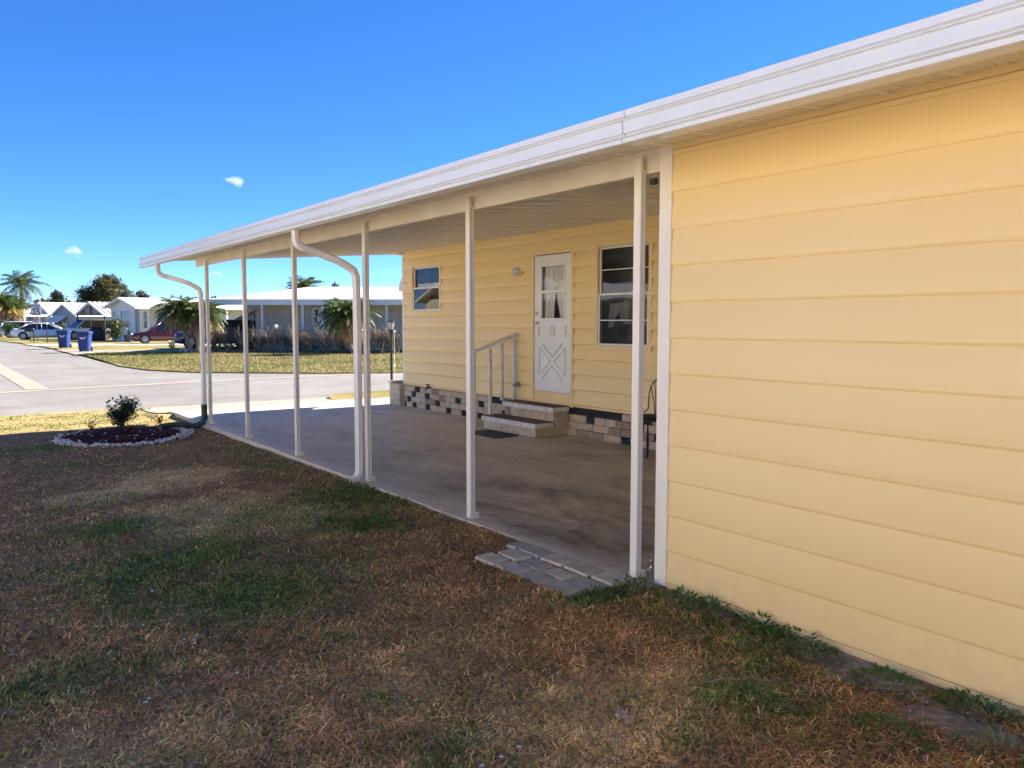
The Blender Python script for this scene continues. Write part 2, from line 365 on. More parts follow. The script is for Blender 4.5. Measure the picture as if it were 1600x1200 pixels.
# ------------------------------------------------------------------ lapped siding
COURSE = .198
def lap_strip(mb, X, y0, y1, z0, z1, holes=(), out=-1, depth=.014, base=.2, axis='y'):
    """boards on plane X between y0..y1, z0..z1; each board leans out at its bottom edge by depth"""
    zs = set([z0, z1]); k = -10
    lines = []
    while base + k*COURSE < z1:
        if base + k*COURSE > z0: lines.append(base + k*COURSE)
        k += 1
    zs |= set(lines)
    for h in holes: zs |= {min(max(h[2], z0), z1), min(max(h[3], z0), z1)}
    zs = sorted(zs)
    def off(z, top):                         # depth at height z on board (top=True -> value just below a line)
        t = ((z - base) / COURSE)
        fr = t - math.floor(t + (1e-6 if not top else -1e-6))
        if fr < .06: return depth * (1 - .25*(1 - fr/.06))
        return depth * (1 - ((fr-.06)/.94)**1.7) + .001
    def P(y, z, d): 
        return (X + out*d, y, z) if axis == 'y' else (y, X + out*d, z)
    for a, b in zip(zs[:-1], zs[1:]):
        if b - a < 1e-5: continue
        mid = (a+b)/2
        segs = [(y0, y1)]
        for h in holes:
            if h[2] <= mid <= h[3]:
                ns = []
                for s0, s1 in segs:
                    if h[1] <= s0 or h[0] >= s1: ns.append((s0, s1)); continue
                    if h[0] > s0: ns.append((s0, h[0]))
                    if h[1] < s1: ns.append((h[1], s1))
                segs = ns
        sub = [a]
        fl = math.floor((mid-base)/COURSE)*COURSE + base + .06*COURSE
        if a < fl < b: sub.append(fl)
        for t in (.22,.38,.54,.7,.85):
            q = math.floor((mid-base)/COURSE)*COURSE + base + t*COURSE
            if a < q < b: sub.append(q)
        sub.append(b); sub = sorted(sub)
        for s0, s1 in segs:
            for u0, u1 in zip(sub[:-1], sub[1:]):
                d0 = off(u0, False); d1 = off(u1, True)
                vs = [P(s0,u0,d0), P(s1,u0,d0), P(s1,u1,d1), P(s0,u1,d1)]
                mb.add(vs, [(0,1,2,3)])
            if any(abs(a-l) < 1e-5 for l in lines) or abs(a-z0) < 1e-5:   # underside lip
                d0 = off(a, False)
                mb.add([P(s0,a,-.004), P(s1,a,-.004), P(s1,a,d0), P(s0,a,d0)], [(0,1,2,3)])

# ------------------------------------------------------------------ shed
SX = 3.28
shed = empty('storage_shed', (SX, 3.05, 0), 'yellow lap sided storage shed filling the right side under the carport roof', 'shed')
mb = MB(); lap_strip(mb, SX+.01, -2.8, 3.0, .025, 2.40, base=.2, depth=.013)
mb.build('siding', M['siding'], shed)
mb = MB(); mb.box(SX-.006, SX+.03, -2.8, 3.0, 2.402, 2.436); mb.build('top_trim', M['yel_trim'], shed)
mb = MB(); mb.box(SX-.010, SX+.06, 3.0, 3.085, .0, 2.434); mb.build('corner_trim', M['post'], shed)
mb = MB(); mb.box(SX+.03, SX+.05, -2.8, 3.0, 0, 2.435); mb.box(SX+.06, 6.74, 3.02, 3.05, 0, 2.62); mb.box(SX+.05, 6.74, -2.8, -2.77, 0, 2.5); mb.build('inner_wall', M['yel_trim'], shed)
mb = MB(); mb.box(SX-.004, SX+.03, -2.8, 3.0, -.02, .022); mb.build('bottom_channel', M['yel_trim'], shed)

# ------------------------------------------------------------------ carport
car = empty('carport', (3.24, 12, 0), 'long white aluminium carport roof on slim posts with gutter and two downspouts', 'carport')
FX = 2.6; YN, YF = -3.0, 12.87
def rz(X): return 2.381 + (X-2.6)*.0760
prof = []
# underside pans: profile along Y with small ribs, extruded in X along slope
y = YN; ys = []
while y < YF - .01:
    ys += [(y, 0), (y+.006, -.010), (y+.016, -.010), (y+.022, 0)]
    for q in (.062, .102, .142, .182, .222, .262): ys += [(y+q-.006, 0), (y+q, .005), (y+q+.006, .005), (y+q+.012, 0)]
    y += .3
ys = [q for q in ys if q[0] < YF]; ys.append((YF, 0))
mb = MB(); n = len(ys); vs = []
xs = [2.63, 3.2, 4.2, 5.4, 6.9]
for X in xs: vs += [(X, yv, rz(X)+dz) for yv, dz in ys]
mb.add(vs, [(k*n+i, k*n+i+1, (k+1)*n+i+1, (k+1)*n+i) for k in range(len(xs)-1) for i in range(n-1)])
mb.build('roof_underside', M['pan'], car)
mb = MB(); mb.extr([(2.615, rz(2.615)+.035), (6.9, rz(6.9)+.035), (6.9, rz(6.9)+.05), (2.615, rz(2.615)+.05)], 'y', YN, YF)
mb.build('roof_top', M['roof'], car)
# end closure following slope
mb = MB(); mb.extr([(2.62, rz(2.62)-.012), (6.9, rz(6.9)-.012), (6.9, rz(6.9)+.054), (2.62, rz(2.62)+.054)], 'y', YF+.002, YF+.02)
mb.build('end_cap', M['white'], car)
# gutter fascia, in lengths with seams
zb, hgt = 2.283, .152
P_ = [(0,.012),(.185,.012),(.215,.0),(.225,.0),(.335,.022),(.355,.018),(.69,.018),(.725,.004),(.735,.004),(.85,.026),(.87,.021),(.985,.021),(1,.015)]
outp = [(FX - o*1.5, zb + hgt*(1-t)) for t, o in P_]
inner = [(FX+.05, zb), (FX+.05, zb+.012), (FX+.004, zb+.014), (FX+.006, zb+hgt-.006), (FX+.02, zb+hgt-.004), (FX+.02, zb+hgt+.004), (FX-.012, zb+hgt+.004)]
seams = [YN, -.95, 2.66, 6.13, 9.8, YF+.02]
for i, (a, b) in enumerate(zip(seams[:-1], seams[1:])):
    mb = MB(); mb.extr(outp + inner, 'y', a + .0025, b - .0025); 
    if i: mb.box(FX-.0245, FX-.021, a+.02, a+.028, zb+.09, zb+.098); mb.box(FX-.004, FX-.0005, a+.02, a+.028, zb+.135, zb+.143)
    o = mb.build('gutter_length', M['gutter'], car)
# gutter inner soffit / ledge
mb = MB(); mb.box(FX+.052, FX+.12, YN, YF+.01, zb+.02, rz(FX+.05)-.004); mb.build('fascia_backing', M['cream'], car)
mb = MB(); mb.box(FX-.01, FX+.05, YF+.02, YF+.024, zb-.002, zb+hgt+.002); mb.build('gutter_end_cap', M['rail'], car)
# hangers under the overhang
for yv in np.arange(3.4, 12.7, .61):
    mb = MB(); mb.box(FX+.121, FX+.20, yv, yv+.025, rz(FX+.15)-.035, rz(FX+.15)-.006); mb.build('gutter_hanger', M['cream'], car)
# beam
mb = MB(); mb.box(3.282, 3.33, 3.085, 12.5, 2.305, 2.405); mb.box(3.29, 3.325, 3.085, 12.5, 2.4055, 2.434)
mb.build('beam', M['cream'], car)
def post(y):
    mb = MB(); x0, x1 = 3.232, 3.279; a = .022
    mb.bbox(x0, x0+a, y-.027, y+.027, .004, 2.388, .003)
    mb.bbox(x0+a+.003, x1, y-.025, y+.025, .004, 2.33, .003)
    mb.mi = 1; mb.box(x0+a-.001, x0+a+.004, y-.022, y+.022, .006, 2.32)
    o = mb.build('post', [M['post'], M['dark_gap']], car)
    mb = MB(); mb.box(x0-.004, x1+.03, y-.0285, y-.0272, .0, .045); mb.build('foot_bracket', M['post'], o)
    for bx in (x1+.014, x0+.03):
        mb = MB(); mb.ell((bx, y-.031, .024), (.007,.004,.007), 8, 5); mb.build('bolt', M['chrome'], o)
for y in (3.22, 4.96, 6.70, 8.46, 10.17, 11.84): post(y)
mb = MB(); mb.box(3.28, 3.30, 3.13, 3.17, 2.24, 2.275); mb.build('beam_bracket', M['black'], car)
def downspout(y0, y1, base):
    mb = MB(); pts = []
    P0 = Vector((2.66, y0, zb)); 
    ctrl = [(2.66,y0,zb+.005),(2.66,y0,2.21),(2.675,y0,2.165),(2.72,y0-.01,2.135),(2.80,y0-.02,2.115),(3.00,y1+.04,2.04),(3.08,y1+.02,2.0),(3.155,y1,1.95),(3.18,y1,1.89),(3.184,y1,1.5),(3.184,y1,base+.14)]
    if base < .1: ctrl += [(3.18,y1,.07),(3.15,y1-.005,.035),(3.09,y1-.02,.018)]
    cc = [Vector(c) for c in ctrl]
    # rectangular-ish corrugated tube: use 8-gon superellipse of .07 x .05
    b = len(mb.v); n = 16
    for i, p in enumerate(cc):
        d = (cc[min(i+1,len(cc)-1)] - cc[max(i-1,0)]).normalized()
        side = Vector((0,1,0)); up = side.cross(d).normalized(); side = d.cross(up).normalized()
        for k in range(n):
            t = 2*math.pi*(k+.5)/n; c_, s_ = math.cos(t), math.sin(t)
            q = (abs(c_)**5 + abs(s_)**5)**(-1/5) * (1 - (.05 if k % 2 else 0))
            mb.v.append(tuple(p + side*c_*q*.040 + up*s_*q*.030))
    for i in range(len(cc)-1):
        for k in range(n): mb.f.append((b+i*n+k, b+i*n+(k+1)%n, b+(i+1)*n+(k+1)%n, b+(i+1)*n+k)); mb.m.append(0)
    o = mb.build('downspout', M['post'], car, smooth=False)
downspout(6.86, 6.745, 0)
downspout(12.1, 11.885, .15)
# cup hooks on beam
for yv in (4.35, 9.4):
    mb = MB(); mb.tube([(3.42, yv, rz(3.42)-.0), (3.42, yv, rz(3.42)-.05), (3.42, yv+.02, rz(3.42)-.075), (3.42, yv+.045, rz(3.42)-.06), (3.42,yv+.05,rz(3.42)-.045)], .005, 6); mb.build('cup_hook', M['white'], car)

mb = MB()
mb.tube([(3.18,11.885,.29),(3.18,11.885,.06)], .044, 12); mb.tube([(3.18,11.885,.12),(3.16,11.90,.03),(3.09,11.93,-.02),(3.0,11.95,-.03)], .042, 12)
pts = [Vector((3.02 - .42*t, 11.93 + .12*t, -.02 + .03*math.sin(t*3))) for t in np.linspace(0,1,34)]
mb.tube(pts, [.042 if i % 2 else .034 for i in range(34)], 12)
tag(mb.build('drain_pipe', M['green_pipe'], smooth=False), 'dark green corrugated drain elbow and pipe at the foot of the farthest downspout', 'drain pipe')
mb = MB(); mb.tube([(3.42,3.25,0),(3.42,3.25,.012)], [.03,.026], 12); mb.tube([(3.42,3.25,.012),(3.42,3.25,.02),(3.42,3.25,.05),(3.42,3.25,.058),(3.42,3.25,.072)], [.014,.008,.007,.016,.012], 10)
tag(mb.build('floor_bolt', M['chrome'], smooth=True), 'small tarnished brass floor fitting on the slab between nearest post and shed', 'floor fitting')

# ------------------------------------------------------------------ house
HX = 6.78; HT = 2.70
home = empty('manufactured_home', (HX, 12.4, 0), 'yellow lap sided manufactured home with white door behind the carport posts', 'house')
WA = (11.20, 12.10, 1.66, 2.41)      # small window  y0,y1,z0,z1
DR = (7.90, 8.69, .40, 2.385)
WB = (6.52, 7.40, 1.18, 2.41)
mb = MB(); lap_strip(mb, HX, 3.0, 12.40, .37, HT, holes=[WA, DR, WB], base=.2, depth=.032); 
mb.build('siding', M['siding'], home)
mb = MB(); lap_strip(mb, 12.43, HX+.05, 11.5, .37, HT, out=1, axis='x', base=.2); mb.build('end_siding', M['siding'], home)
mb = MB(); mb.box(HX-.022, HX+.05, 12.40, 12.475, .36, HT+.0); mb.build('corner_trim', M['cream'], home)
mb = MB(); mb.box(HX-.019, HX-.001, 3.06, 12.398, HT-.035, HT-.008); mb.build('top_trim', M['yel_trim'], home)
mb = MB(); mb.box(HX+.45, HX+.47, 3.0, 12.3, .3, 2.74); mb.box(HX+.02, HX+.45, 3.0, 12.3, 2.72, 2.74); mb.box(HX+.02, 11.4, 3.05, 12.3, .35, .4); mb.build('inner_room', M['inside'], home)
# roof
mb = MB(); mb.extr([(6.55,2.86),(9.1,3.25),(11.7,2.80),(11.7,2.9),(9.1,3.36),(6.55,2.96)], 'y', -3, 12.62)
mb.build('roof', M['roof'], home)
mb = MB(); mb.box(6.62, 6.9, 12.41, 12.64, 2.655, 2.72); mb.build('eave_return', M['cream'], home)
mb = MB(); mb.box(11.45, 11.5, 3, 12.4, .3, 2.75); mb.box(HX+.05, 11.4, 3.0, 3.05, .3, 2.8); mb.build('far_walls', M['yel_trim'], home)
# skirt of blocks
mb = MB(); rs = random.Random(11)
courses = [(0,.088),(.093,.181),(.186,.274),(.279,.362)]
cut = (7.88, 9.14)
for ci, (z0, z1) in enumerate(courses):
    y = 3.1 + ci*.11; prev_dark = 0
    while y < 12.40:
        dark = (not prev_dark) and rs.random() < (.42 if ci < 3 else .33)
        if 6.85 < y < 7.75 and ci == 3: dark = True
        L_ = .16 if dark and ci < 3 else rs.choice([.2,.3,.3])
        y2 = min(y+L_, 12.40)
        prev_dark = dark
        if dark: mb.mi = 2; fx = HX-.022
        else:
            mb.mi = 1 if rs.random() < .28 else 0; fx = HX-.045 + rs.uniform(-.004,.004)
            if y > 11.7: mb.mi = 3 if rs.random() < .5 else 0
        if dark: mb.box(fx, HX+.05, y-.004, y2+.004, z0-.002, z1+.002)
        else: mb.bbox(fx, HX+.05, y+.004, y2-.004, z0, z1, .006)
        y = y2
mb.mi = 4; mb.box(HX-.036, HX-.02, 3.0, 3.001, 0.0, .364); mb.box(HX-.010, HX+.04, 3.0, 12.42, 0.0, .364)
mb.build('block_skirt', [M['b_tan'], M['b_mauve'], M['b_dark'], M['b_grey'], M['mortar']], home)
# low block planter at end of the house
pl = MB()
for ci, (z0, z1) in enumerate([(0,.092),(.097,.19),(.195,.288),(.293,.386)]):
    x = 6.64; k = 0
    pl.mi = 0
    for (a, b) in ([(12.42,12.58),(12.585,12.80)] if ci % 2 else [(12.42,12.68),(12.685,12.80)]): pl.bbox(6.655, 6.76, a, b, z0, z1, .006)
    for x in np.arange(6.765 + (.15 if ci % 2 else 0), 9.4, .3): pl.bbox(x, x+.295, 12.70, 12.80, z0, z1, .006)
pl.mi = 1; pl.box(6.665, 9.5, 12.71, 12.79, 0, .38); pl.box(6.665, 6.75, 12.43, 12.79, 0, .38)
pl.mi = 0; pl.bbox(6.64, 9.5, 12.69, 12.815, .387, .43, .008)
tag(pl.build('block_planter', [M['b_grey'], M['mortar']]), 'low pale split face block planter wall at the far corner of the yellow house', 'planter')

def window(b, name_mat, mullions, trim=.05, wav=False, glass='glass'):
    y0, y1, z0, z1 = b
    mb = MB(); X = HX
    for a in ((y0-trim, y0, z0-trim, z1+trim), (y1, y1+trim, z0-trim, z1+trim), (y0, y1, z1, z1+trim), (y0, y1, z0-trim, z0)):
        mb.bbox(X-.034, X-.002, a[0], a[1], a[2], a[3], .004)
    # inner reveal
    for a in ((y0, y0+.006, z0, z1), (y1-.006, y1, z0, z1)): mb.box(X-.030, X+.05, *a)
    for a in ((y0+.006, y1-.006, z1-.006, z1), (y0+.006, y1-.006, z0, z0+.006)): mb.box(X-.030, X+.05, *a)
    f = mb.build('window', M['yel_trim'], home)
    zm = z0 + (z1-z0)*.52
    mb = MB(); t = .026
    def fr(za, zb_, xo):
        mb.bbox(X+xo, X+xo+.022, y0+.007, y0+.007+t, za, zb_, .003); mb.bbox(X+xo, X+xo+.022, y1-.007-t, y1-.007, za, zb_, .003)
        mb.bbox(X+xo, X+xo+.022, y0+.0075+t, y1-.0075-t, za, za+t, .003); mb.bbox(X+xo, X+xo+.022, y0+.0075+t, y1-.0075-t, zb_-t, zb_, .003)
    fr(zm-.012, z1-.008, .005); fr(z0+.008, zm+.014, -.020)
    for (z, xo) in mullions: mb.box(X+xo+.006, X+xo+.016, y0+.034, y1-.034, z-.006, z+.006)
    mb.build('sash', M['white'], f)
    mb = MB(); mb.add([(X+.014,y1-.03,zm+.01),(X+.014,y0+.03,zm+.01),(X+.014,y0+.03,z1-.03),(X+.014,y1-.03,z1-.03)],[(0,1,2,3)]); mb.build('pane', M[glass], f)
    mb = MB(); mb.add([(X-.010,y1-.03,z0+.03),(X-.010,y0+.03,z0+.03),(X-.010,y0+.03,zm-.005),(X-.010,y1-.03,zm-.005)],[(0,1,2,3)]); mb.build('pane', M[glass], f)
    return f
wf = window(WA, None, [], glass='glass')
mb = MB()
mb.add([(HX+.07,12.08,2.04),(HX+.07,11.22,2.04),(HX+.07,11.22,2.13),(HX+.07,12.08,2.13)],[(0,1,2,3)])
mb.build('pale_strip', M['curtain'], wf)  # pale strip across the foot of the upper pane
wf = window(WB, None, [(2.12,.005),(1.5,-.02)], glass='glass_w')
mb = MB(); gr2 = []
for j in range(9):
    v = j/8
    for i in range(61):
        u = i/60; gr2.append((HX+.16+.02*math.sin(u*46+v*3), 6.55+.83*u, 1.74 - .03*math.sin(u*9) - v*(.10+.22*abs(math.sin(u*math.pi*2.5)))))
mb.add(gr2, [(j*61+i, j*61+i+1, (j+1)*61+i+1, (j+1)*61+i) for j in range(8) for i in range(60)]); mb.build('curtain', mat('reflection_grey', (.30,.28,.26), .9, (.2,.19,.18), 9), wf, smooth=True)  # added drape whose swags stand in for pale reflections in the glass
mb = MB(); mb.box(HX+.13, HX+.16, 6.95, 6.99, 1.2, 2.4); mb.build('window_post', M['inside'], wf)

# door
df = MB(); y0, y1, z0, z1 = DR
for a in ((y0-.05, y0, .36, z1+.05), (y1, y1+.05, .36, z1+.05), (y0, y1, z1, z1+.05)): df.bbox(HX-.036, HX-.001, *a, .004)
df.box(HX-.012, HX+.03, y0+.001, y1-.001, .37, .535)
frame = df.build('door_frame', M['yel_trim'], home)
zD0, zD1 = .54, 2.375; ya, yb = y0+.008, y1-.008
X0 = HX-.020
wy0, wy1 = ya+.135, yb-.145; wz0, wz1 = 1.52, 2.235
mb = MB()
mb.box(X0, X0+.035, ya, wy0, zD0, zD1); mb.box(X0, X0+.035, wy1, yb, zD0, zD1)
mb.box(X0, X0+.035, wy0, wy1, zD0, wz0); mb.box(X0, X0+.035, wy0, wy1, wz1, zD1)
# sash bars
for (a, b, c, d) in ((wy0-.018, wy0+.012, wz0-.018, wz1+.018), (wy1-.012, wy1+.018, wz0-.018, wz1+.018), (wy0+.012, wy1-.012, wz0-.018, wz0+.012), (wy0+.012, wy1-.012, wz1-.012, wz1+.018), (wy0+.012, wy1-.012, 1.865, 1.905)):
    mb.bbox(X0-.010, X0+.012, a, b, c, d, .003)
# raised mouldings
def mould(p, q, w=.020):
    mb.bar((X0-.003, p[0], p[1]), (X0-.003, q[0], q[1]), .012, w, up=(1,0,0)) if False else mb.bar((X0-.003, *p), (X0-.003, *q), w, .034, up=(1,0,0))
cy = (ya+yb)/2
for (a, b) in ((ya+.10, cy-.035), (cy+.035, yb-.10)):
    for p, q in (((a,1.29),(b,1.29)),((a,1.42),(b,1.42)),((a,1.28),(a,1.43)),((b,1.28),(b,1.43))): mould(p, q, .014)
    mb.bbox(X0-.006, X0+.001, a+.03, b-.03, 1.315, 1.395, .003)
a, b, c, d = ya+.115, yb-.115, .71, 1.19
# cross-buck: four triangles
mid = ((a+b)/2, (c+d)/2); g_ = .035
tris = [[(a+g_*1.6,d),(b-g_*1.6,d),(mid[0],mid[1]+g_*1.6)], [(a+g_*1.6,c),(b-g_*1.6,c),(mid[0],mid[1]-g_*1.6)], [(a,c+g_*1.6),(a,d-g_*1.6),(mid[0]-g_,mid[1])], [(b,c+g_*1.6),(b,d-g_*1.6),(mid[0]+g_,mid[1])]]
for t in tris:
    for i in range(3): mould(t[i], t[(i+1) % 3], .013)
door = mb.build('door', M['door'], home)
for za, zb_, xo in ((wz0+.01, 1.867, .006), (1.903, wz1-.01, .014)):
    mb = MB(); mb.add([(X0+xo,wy1-.01,za),(X0+xo,wy0+.01,za),(X0+xo,wy0+.01,zb_),(X0+xo,wy1-.01,zb_)],[(0,1,2,3)]); mb.build('pane', M['glass'], door)
# pleated curtains behind the door glass, parted at the bottom
mb = MB(); nn = 60; rows = 14
grid = []
for j in range(rows+1):
    v = j/rows; z = wz1 + .03 - v*.78
    for i in range(nn+1):
        u = i/nn
        sway = .04*math.sin(3*v)*(1 if u > .5 else -1)
        yv = wy0 - .02 + u*(wy1-wy0+.04)
        if v > .35: yv += (v-.35)*.10*(1 if u > .5 else -1)*(1-abs(u-.5)*1.6)
        grid.append((X0+.075 + .013*math.sin(u*46 + 1.5*math.sin(v*3)) + .006*math.sin(u*17+v*4), yv, z))
mb.add(grid, [(j*(nn+1)+i, j*(nn+1)+i+1, (j+1)*(nn+1)+i+1, (j+1)*(nn+1)+i) for j in range(rows) for i in range(nn) if not (j > 4 and abs(i-nn/2) < (j-4)*.35)])
mb.build('curtain', M['curtain'], door, smooth=True)
mb = MB(); ky = yb-.055
mb.tube([(X0-.001,ky,1.60),(X0-.012,ky,1.60),(X0-.013,ky,1.60),(X0-.02,ky,1.60)], [.026,.022,.014,.012], 14); mb.build('deadbolt', M['chrome'], door, smooth=True); mb = MB()
mb.tube([(X0-.001,ky,1.465),(X0-.012,ky,1.465)], [.024,.020], 14)
mb.tube([(X0-.012,ky,1.465),(X0-.045,ky,1.465)], [.010,.012], 8)
mb.tube([(X0-.045,ky+.02,1.465),(X0-.047,ky-.02,1.466),(X0-.043,ky-.085,1.462)], [.010,.011,.008], 8)
mb.build('door_handle', M['chrome'], door, smooth=True)
# bulkhead lamp
lamp = empty('wall_lamp', (HX-.02, 9.07, 2.19), 'oval ribbed cream bulkhead lamp on the yellow wall left of the door', 'wall lamp')
mb = MB(); mb.extr([(9.07+.115*math.cos(t)*(1 if abs(math.cos(t))<.9 else 1), 2.19+.078*math.sin(t)) for t in np.linspace(0, 2*math.pi, 9)[:-1] + .39], 'x', HX-.048, HX-.012); mb.build('housing', M['cream'], lamp)
mb = MB(); mb.ell((HX-.05, 9.07, 2.19), (.05,.09,.055), 20, 10); mb.build('lens', mat('lamp_lens', (.6,.56,.5), .25, (.5,.46,.4), 20), lamp, smooth=True)
mb = MB()
for dy in (-.05,-.017,.017,.05): mb.tube([(HX-.05, 9.07+dy, 2.19-.06), (HX-.102+abs(dy)*.3, 9.07+dy, 2.19), (HX-.05, 9.07+dy, 2.19+.06)], .004, 6)
mb.build('lamp_guard', M['rail'], lamp)
# hose bib
mb = MB(); mb.tube([(HX,11.55,.385),(HX-.07,11.55,.385)], .014, 8); mb.tube([(HX-.07,11.55,.385),(HX-.10,11.55,.35)], [.016,.012], 8); mb.tube([(HX-.06,11.55,.39),(HX-.06,11.55,.425)], .008, 8); mb.tube([(HX-.06,11.55,.425),(HX-.06,11.55,.437)], .032, 10)
mb.build('hose_tap', M['rubber'], home)
mb = MB(); mb.box(HX-.035, HX-.02, 6.1, 6.105, 2.3, 2.52); mb.build('wall_hook', M['cream'], home)
# awning over the end window of the house
aw = MB(); pr = []
for i in range(13):
    t = i/12*R(80); pr.append((12.48 + .55*math.sin(t), 1.96 + .48*math.cos(t)))
n = len(pr); xs = np.arange(7.0, 8.9, .03)
vs = [];
for k, x in enumerate(xs): vs += [(x, p[0], p[1] + (.012 if k % 4 < 2 else -.006)) for p in pr]
aw.add(vs, [(k*n+i, (k+1)*n+i, (k+1)*n+i+1, k*n+i+1) for k in range(len(xs)-1) for i in range(n-1)])
awo = empty('window_awning', (7.1, 12.5, 1.95), 'cream metal awning with scalloped edge over the hidden end window of the yellow house', 'awning')
aw.build('canopy', mat('awning_tan', (.52,.42,.28), .5, (.42,.33,.21), 6), awo)
sd_ = MB(); sd_.add([(6.985, p[0], p[1]) for p in pr] + [(6.985, 12.48, 1.97)], [tuple(range(n+1))])
sd_.add([(6.975, p[0], p[1]) for p in pr] + [(6.975, 12.48, 1.97)], [tuple(range(n+1))])
sd_.build('side_panel', M['cream'], awo)

# ------------------------------------------------------------------ steps
st = empty('entry_steps', (6.5, 8.5, 0), 'two block entry steps with brown carpet treads below the white door', 'steps')
def blockrow(mb, axis, fixed, a, b, z0, z1, seed):
    r = random.Random(seed); p = a
    while p < b - .01:
        q = min(b, p + r.choice([.16,.3,.38])); 
        if b - q < .08: q = b
        mb.mi = r.choice([0,0,0,1,2])
        if axis == 'y': mb.bbox(fixed-.0, fixed+.10, p+.003, q-.003, z0, z1, .005)
        else: mb.bbox(p+.003, q-.003, fixed, fixed+.10, z0, z1, .005)
        p = q
mb = MB()
blockrow(mb, 'y', 6.185, 7.92, 9.10, .004, .115, 5); blockrow(mb, 'x', 7.922, 6.29, 6.735, .004, .115, 6)
blockrow(mb, 'y', 6.475, 7.92, 9.0, .187, .305, 8); blockrow(mb, 'x', 7.922, 6.58, 6.735, .187, .305, 9); 
blockrow(mb, 'x', 7.922, 6.50, 6.735, .118, .184, 12)
mb.mi = 3; mb.box(6.2, 6.735, 7.935, 9.09, .002, .113); mb.box(6.49, 6.735, 7.935, 8.99, .113, .303)
mb.build('block_base', [M['b_tan'], M['b_mauve'], M['b_grey'], M['mortar']], st)
for (x0, x1, a, b, z) in ((6.16, 6.474, 7.90, 9.12, .118), (6.45, 6.735, 7.90, 9.02, .308)):
    mb = MB(); mb.bbox(x0, x1, a, b, z, z+.062, .006); mb.build('tread_cap', M['capstone'], st)
    mb = MB(); mb.bbox(x0+.012, x1-.002, a+.01, b-.01, z+.0625, z+.071, .003); mb.build('carpet', M['carpet'], st)
rl = empty('stair_railing', (6.1, 9.04, 0), 'white wooden stair railing with sloping top rail and four posts', 'railing')
rails = [(6.06, 0.0, 1.045), (6.275, .19, 1.115), (6.475, .38, 1.18), (6.69, .38, 1.25)]
for x, a, b in rails:
    mb = MB(); mb.bbox(x-.021, x+.021, 9.125 if a < .1 else 9.04, (9.165 if a < .1 else 9.08), a+.002, b, .003)
    mb.v = [(vx, vy + (.0 if a >= .1 else -.0), vz) for vx, vy, vz in mb.v]; mb.build('baluster', M['rail'], rl)
mb = MB(); mb.bar((5.99,9.08,1.065),(6.73,9.06,1.305),.088,.036); mb.build('top_rail', M['rail'], rl)
mb = MB(); mb.box(6.715, 6.755, 9.0, 9.085, .56, .63); mb.box(6.64, 6.714, 9.0, 9.04, .565, .60); mb.build('metal_bracket', mat('grey_metal', (.33,.33,.33), .5), rl)
mb = MB(); mb.bbox(5.74, 6.12, 8.18, 8.88, .003, .014, .004)
tag(mb.build('door_mat', M['rubber']), 'black rubber doormat lying on the slab before the steps', 'doormat')

# ------------------------------------------------------------------ iron chair
ch = empty('iron_chair', (6.35, 6.15, 0), 'black wrought iron chair with fan shaped back by the yellow wall', 'chair')
cx, cyy = 6.36, 6.13
mb = MB(); mb.tube([(cx,cyy,.40),(cx,cyy,.43)], [.17,.17], 20); mb.ell((cx,cyy,.44),(.165,.165,.025),20,6); mb.build('seat', M['rubber'], ch)
mb = MB(); bx_ = cx+.17
arch = [(bx_+.04, cyy-.19*math.cos(t)*1.0, .62+.24*math.sin(t)) for t in np.linspace(0, math.pi, 17)]
mb.tube(arch, .007, 6)
for k in range(-3, 4):
    top = (bx_+.04, cyy+.052*k, .62+.24*math.sqrt(max(0,1-(.052*k/.19)**2))-.01)
    mb.tube([(bx_-.01, cyy+.016*k, .44), (bx_+.015, cyy+.030*k, .60), top], .0055, 6)
for s in (-1, 1): mb.tube([(bx_+.04, cyy+.19*s, .62), (bx_+.01, cyy+.17*s, .5), (bx_-.03, cyy+.19*s, .46), (bx_-.035, cyy+.215*s, .475), (bx_-.02, cyy+.22*s, .5)], .007, 6)
mb.build('backrest', M['black'], ch)
for sx, sy in ((-1,-1),(-1,1),(1,-1),(1,1)):
    mb = MB(); mb.tube([(cx+.10*sx,cyy+.10*sy,.41),(cx+.12*sx,cyy+.11*sy,.2),(cx+.13*sx,cyy+.12*sy,.006)], .010, 6); mb.build('leg', M['black'], ch)

# ------------------------------------------------------------------ pavers
M['paver'] = [mat('paver_%d' % i, c, .85, tuple(v*.72 for v in c), 9, bump=.004, bscale=60) for i, c in enumerate([(.58,.50,.38),(.66,.56,.41),(.49,.43,.34),(.70,.58,.40)])]
rp = random.Random(4)
rows = [('next to the slab edge', 3.04), ('in the middle row', 2.885), ('in the outer row beside the grass', 2.73)]
pos = ['nearest the shed', 'second from the shed', 'third from the shed', 'fourth from the shed', 'farthest from the shed']
for ri, (rn, x) in enumerate(rows):
    for k in range(5 if ri == 0 else 4):
        y0_ = 3.20 + k*.232 + (-.03, 0, .02)[ri]; L_ = .215
        if ri == 0 and k == 4: L_ = .12
        mb = MB(); mb.bbox(0, .143, 0, L_, -.06, 0, .012)
        ci = rp.randrange(4)
        o = mb.build('paver', M['paver'][ci])
        o.location = (x, y0_, .006 - .005*ri + rp.uniform(-.004, .005)); o.rotation_euler = (R(rp.uniform(-1.6,1.6)), R(rp.uniform(-2,2)), R(rp.uniform(-2.2,2.2)))
        nm = pos[k] if (ri == 0 or k < 3) else pos[4]
        tag(o, 'grey concrete paver %s, %s' % (rn, nm), 'paver', 'pavers at the slab edge')

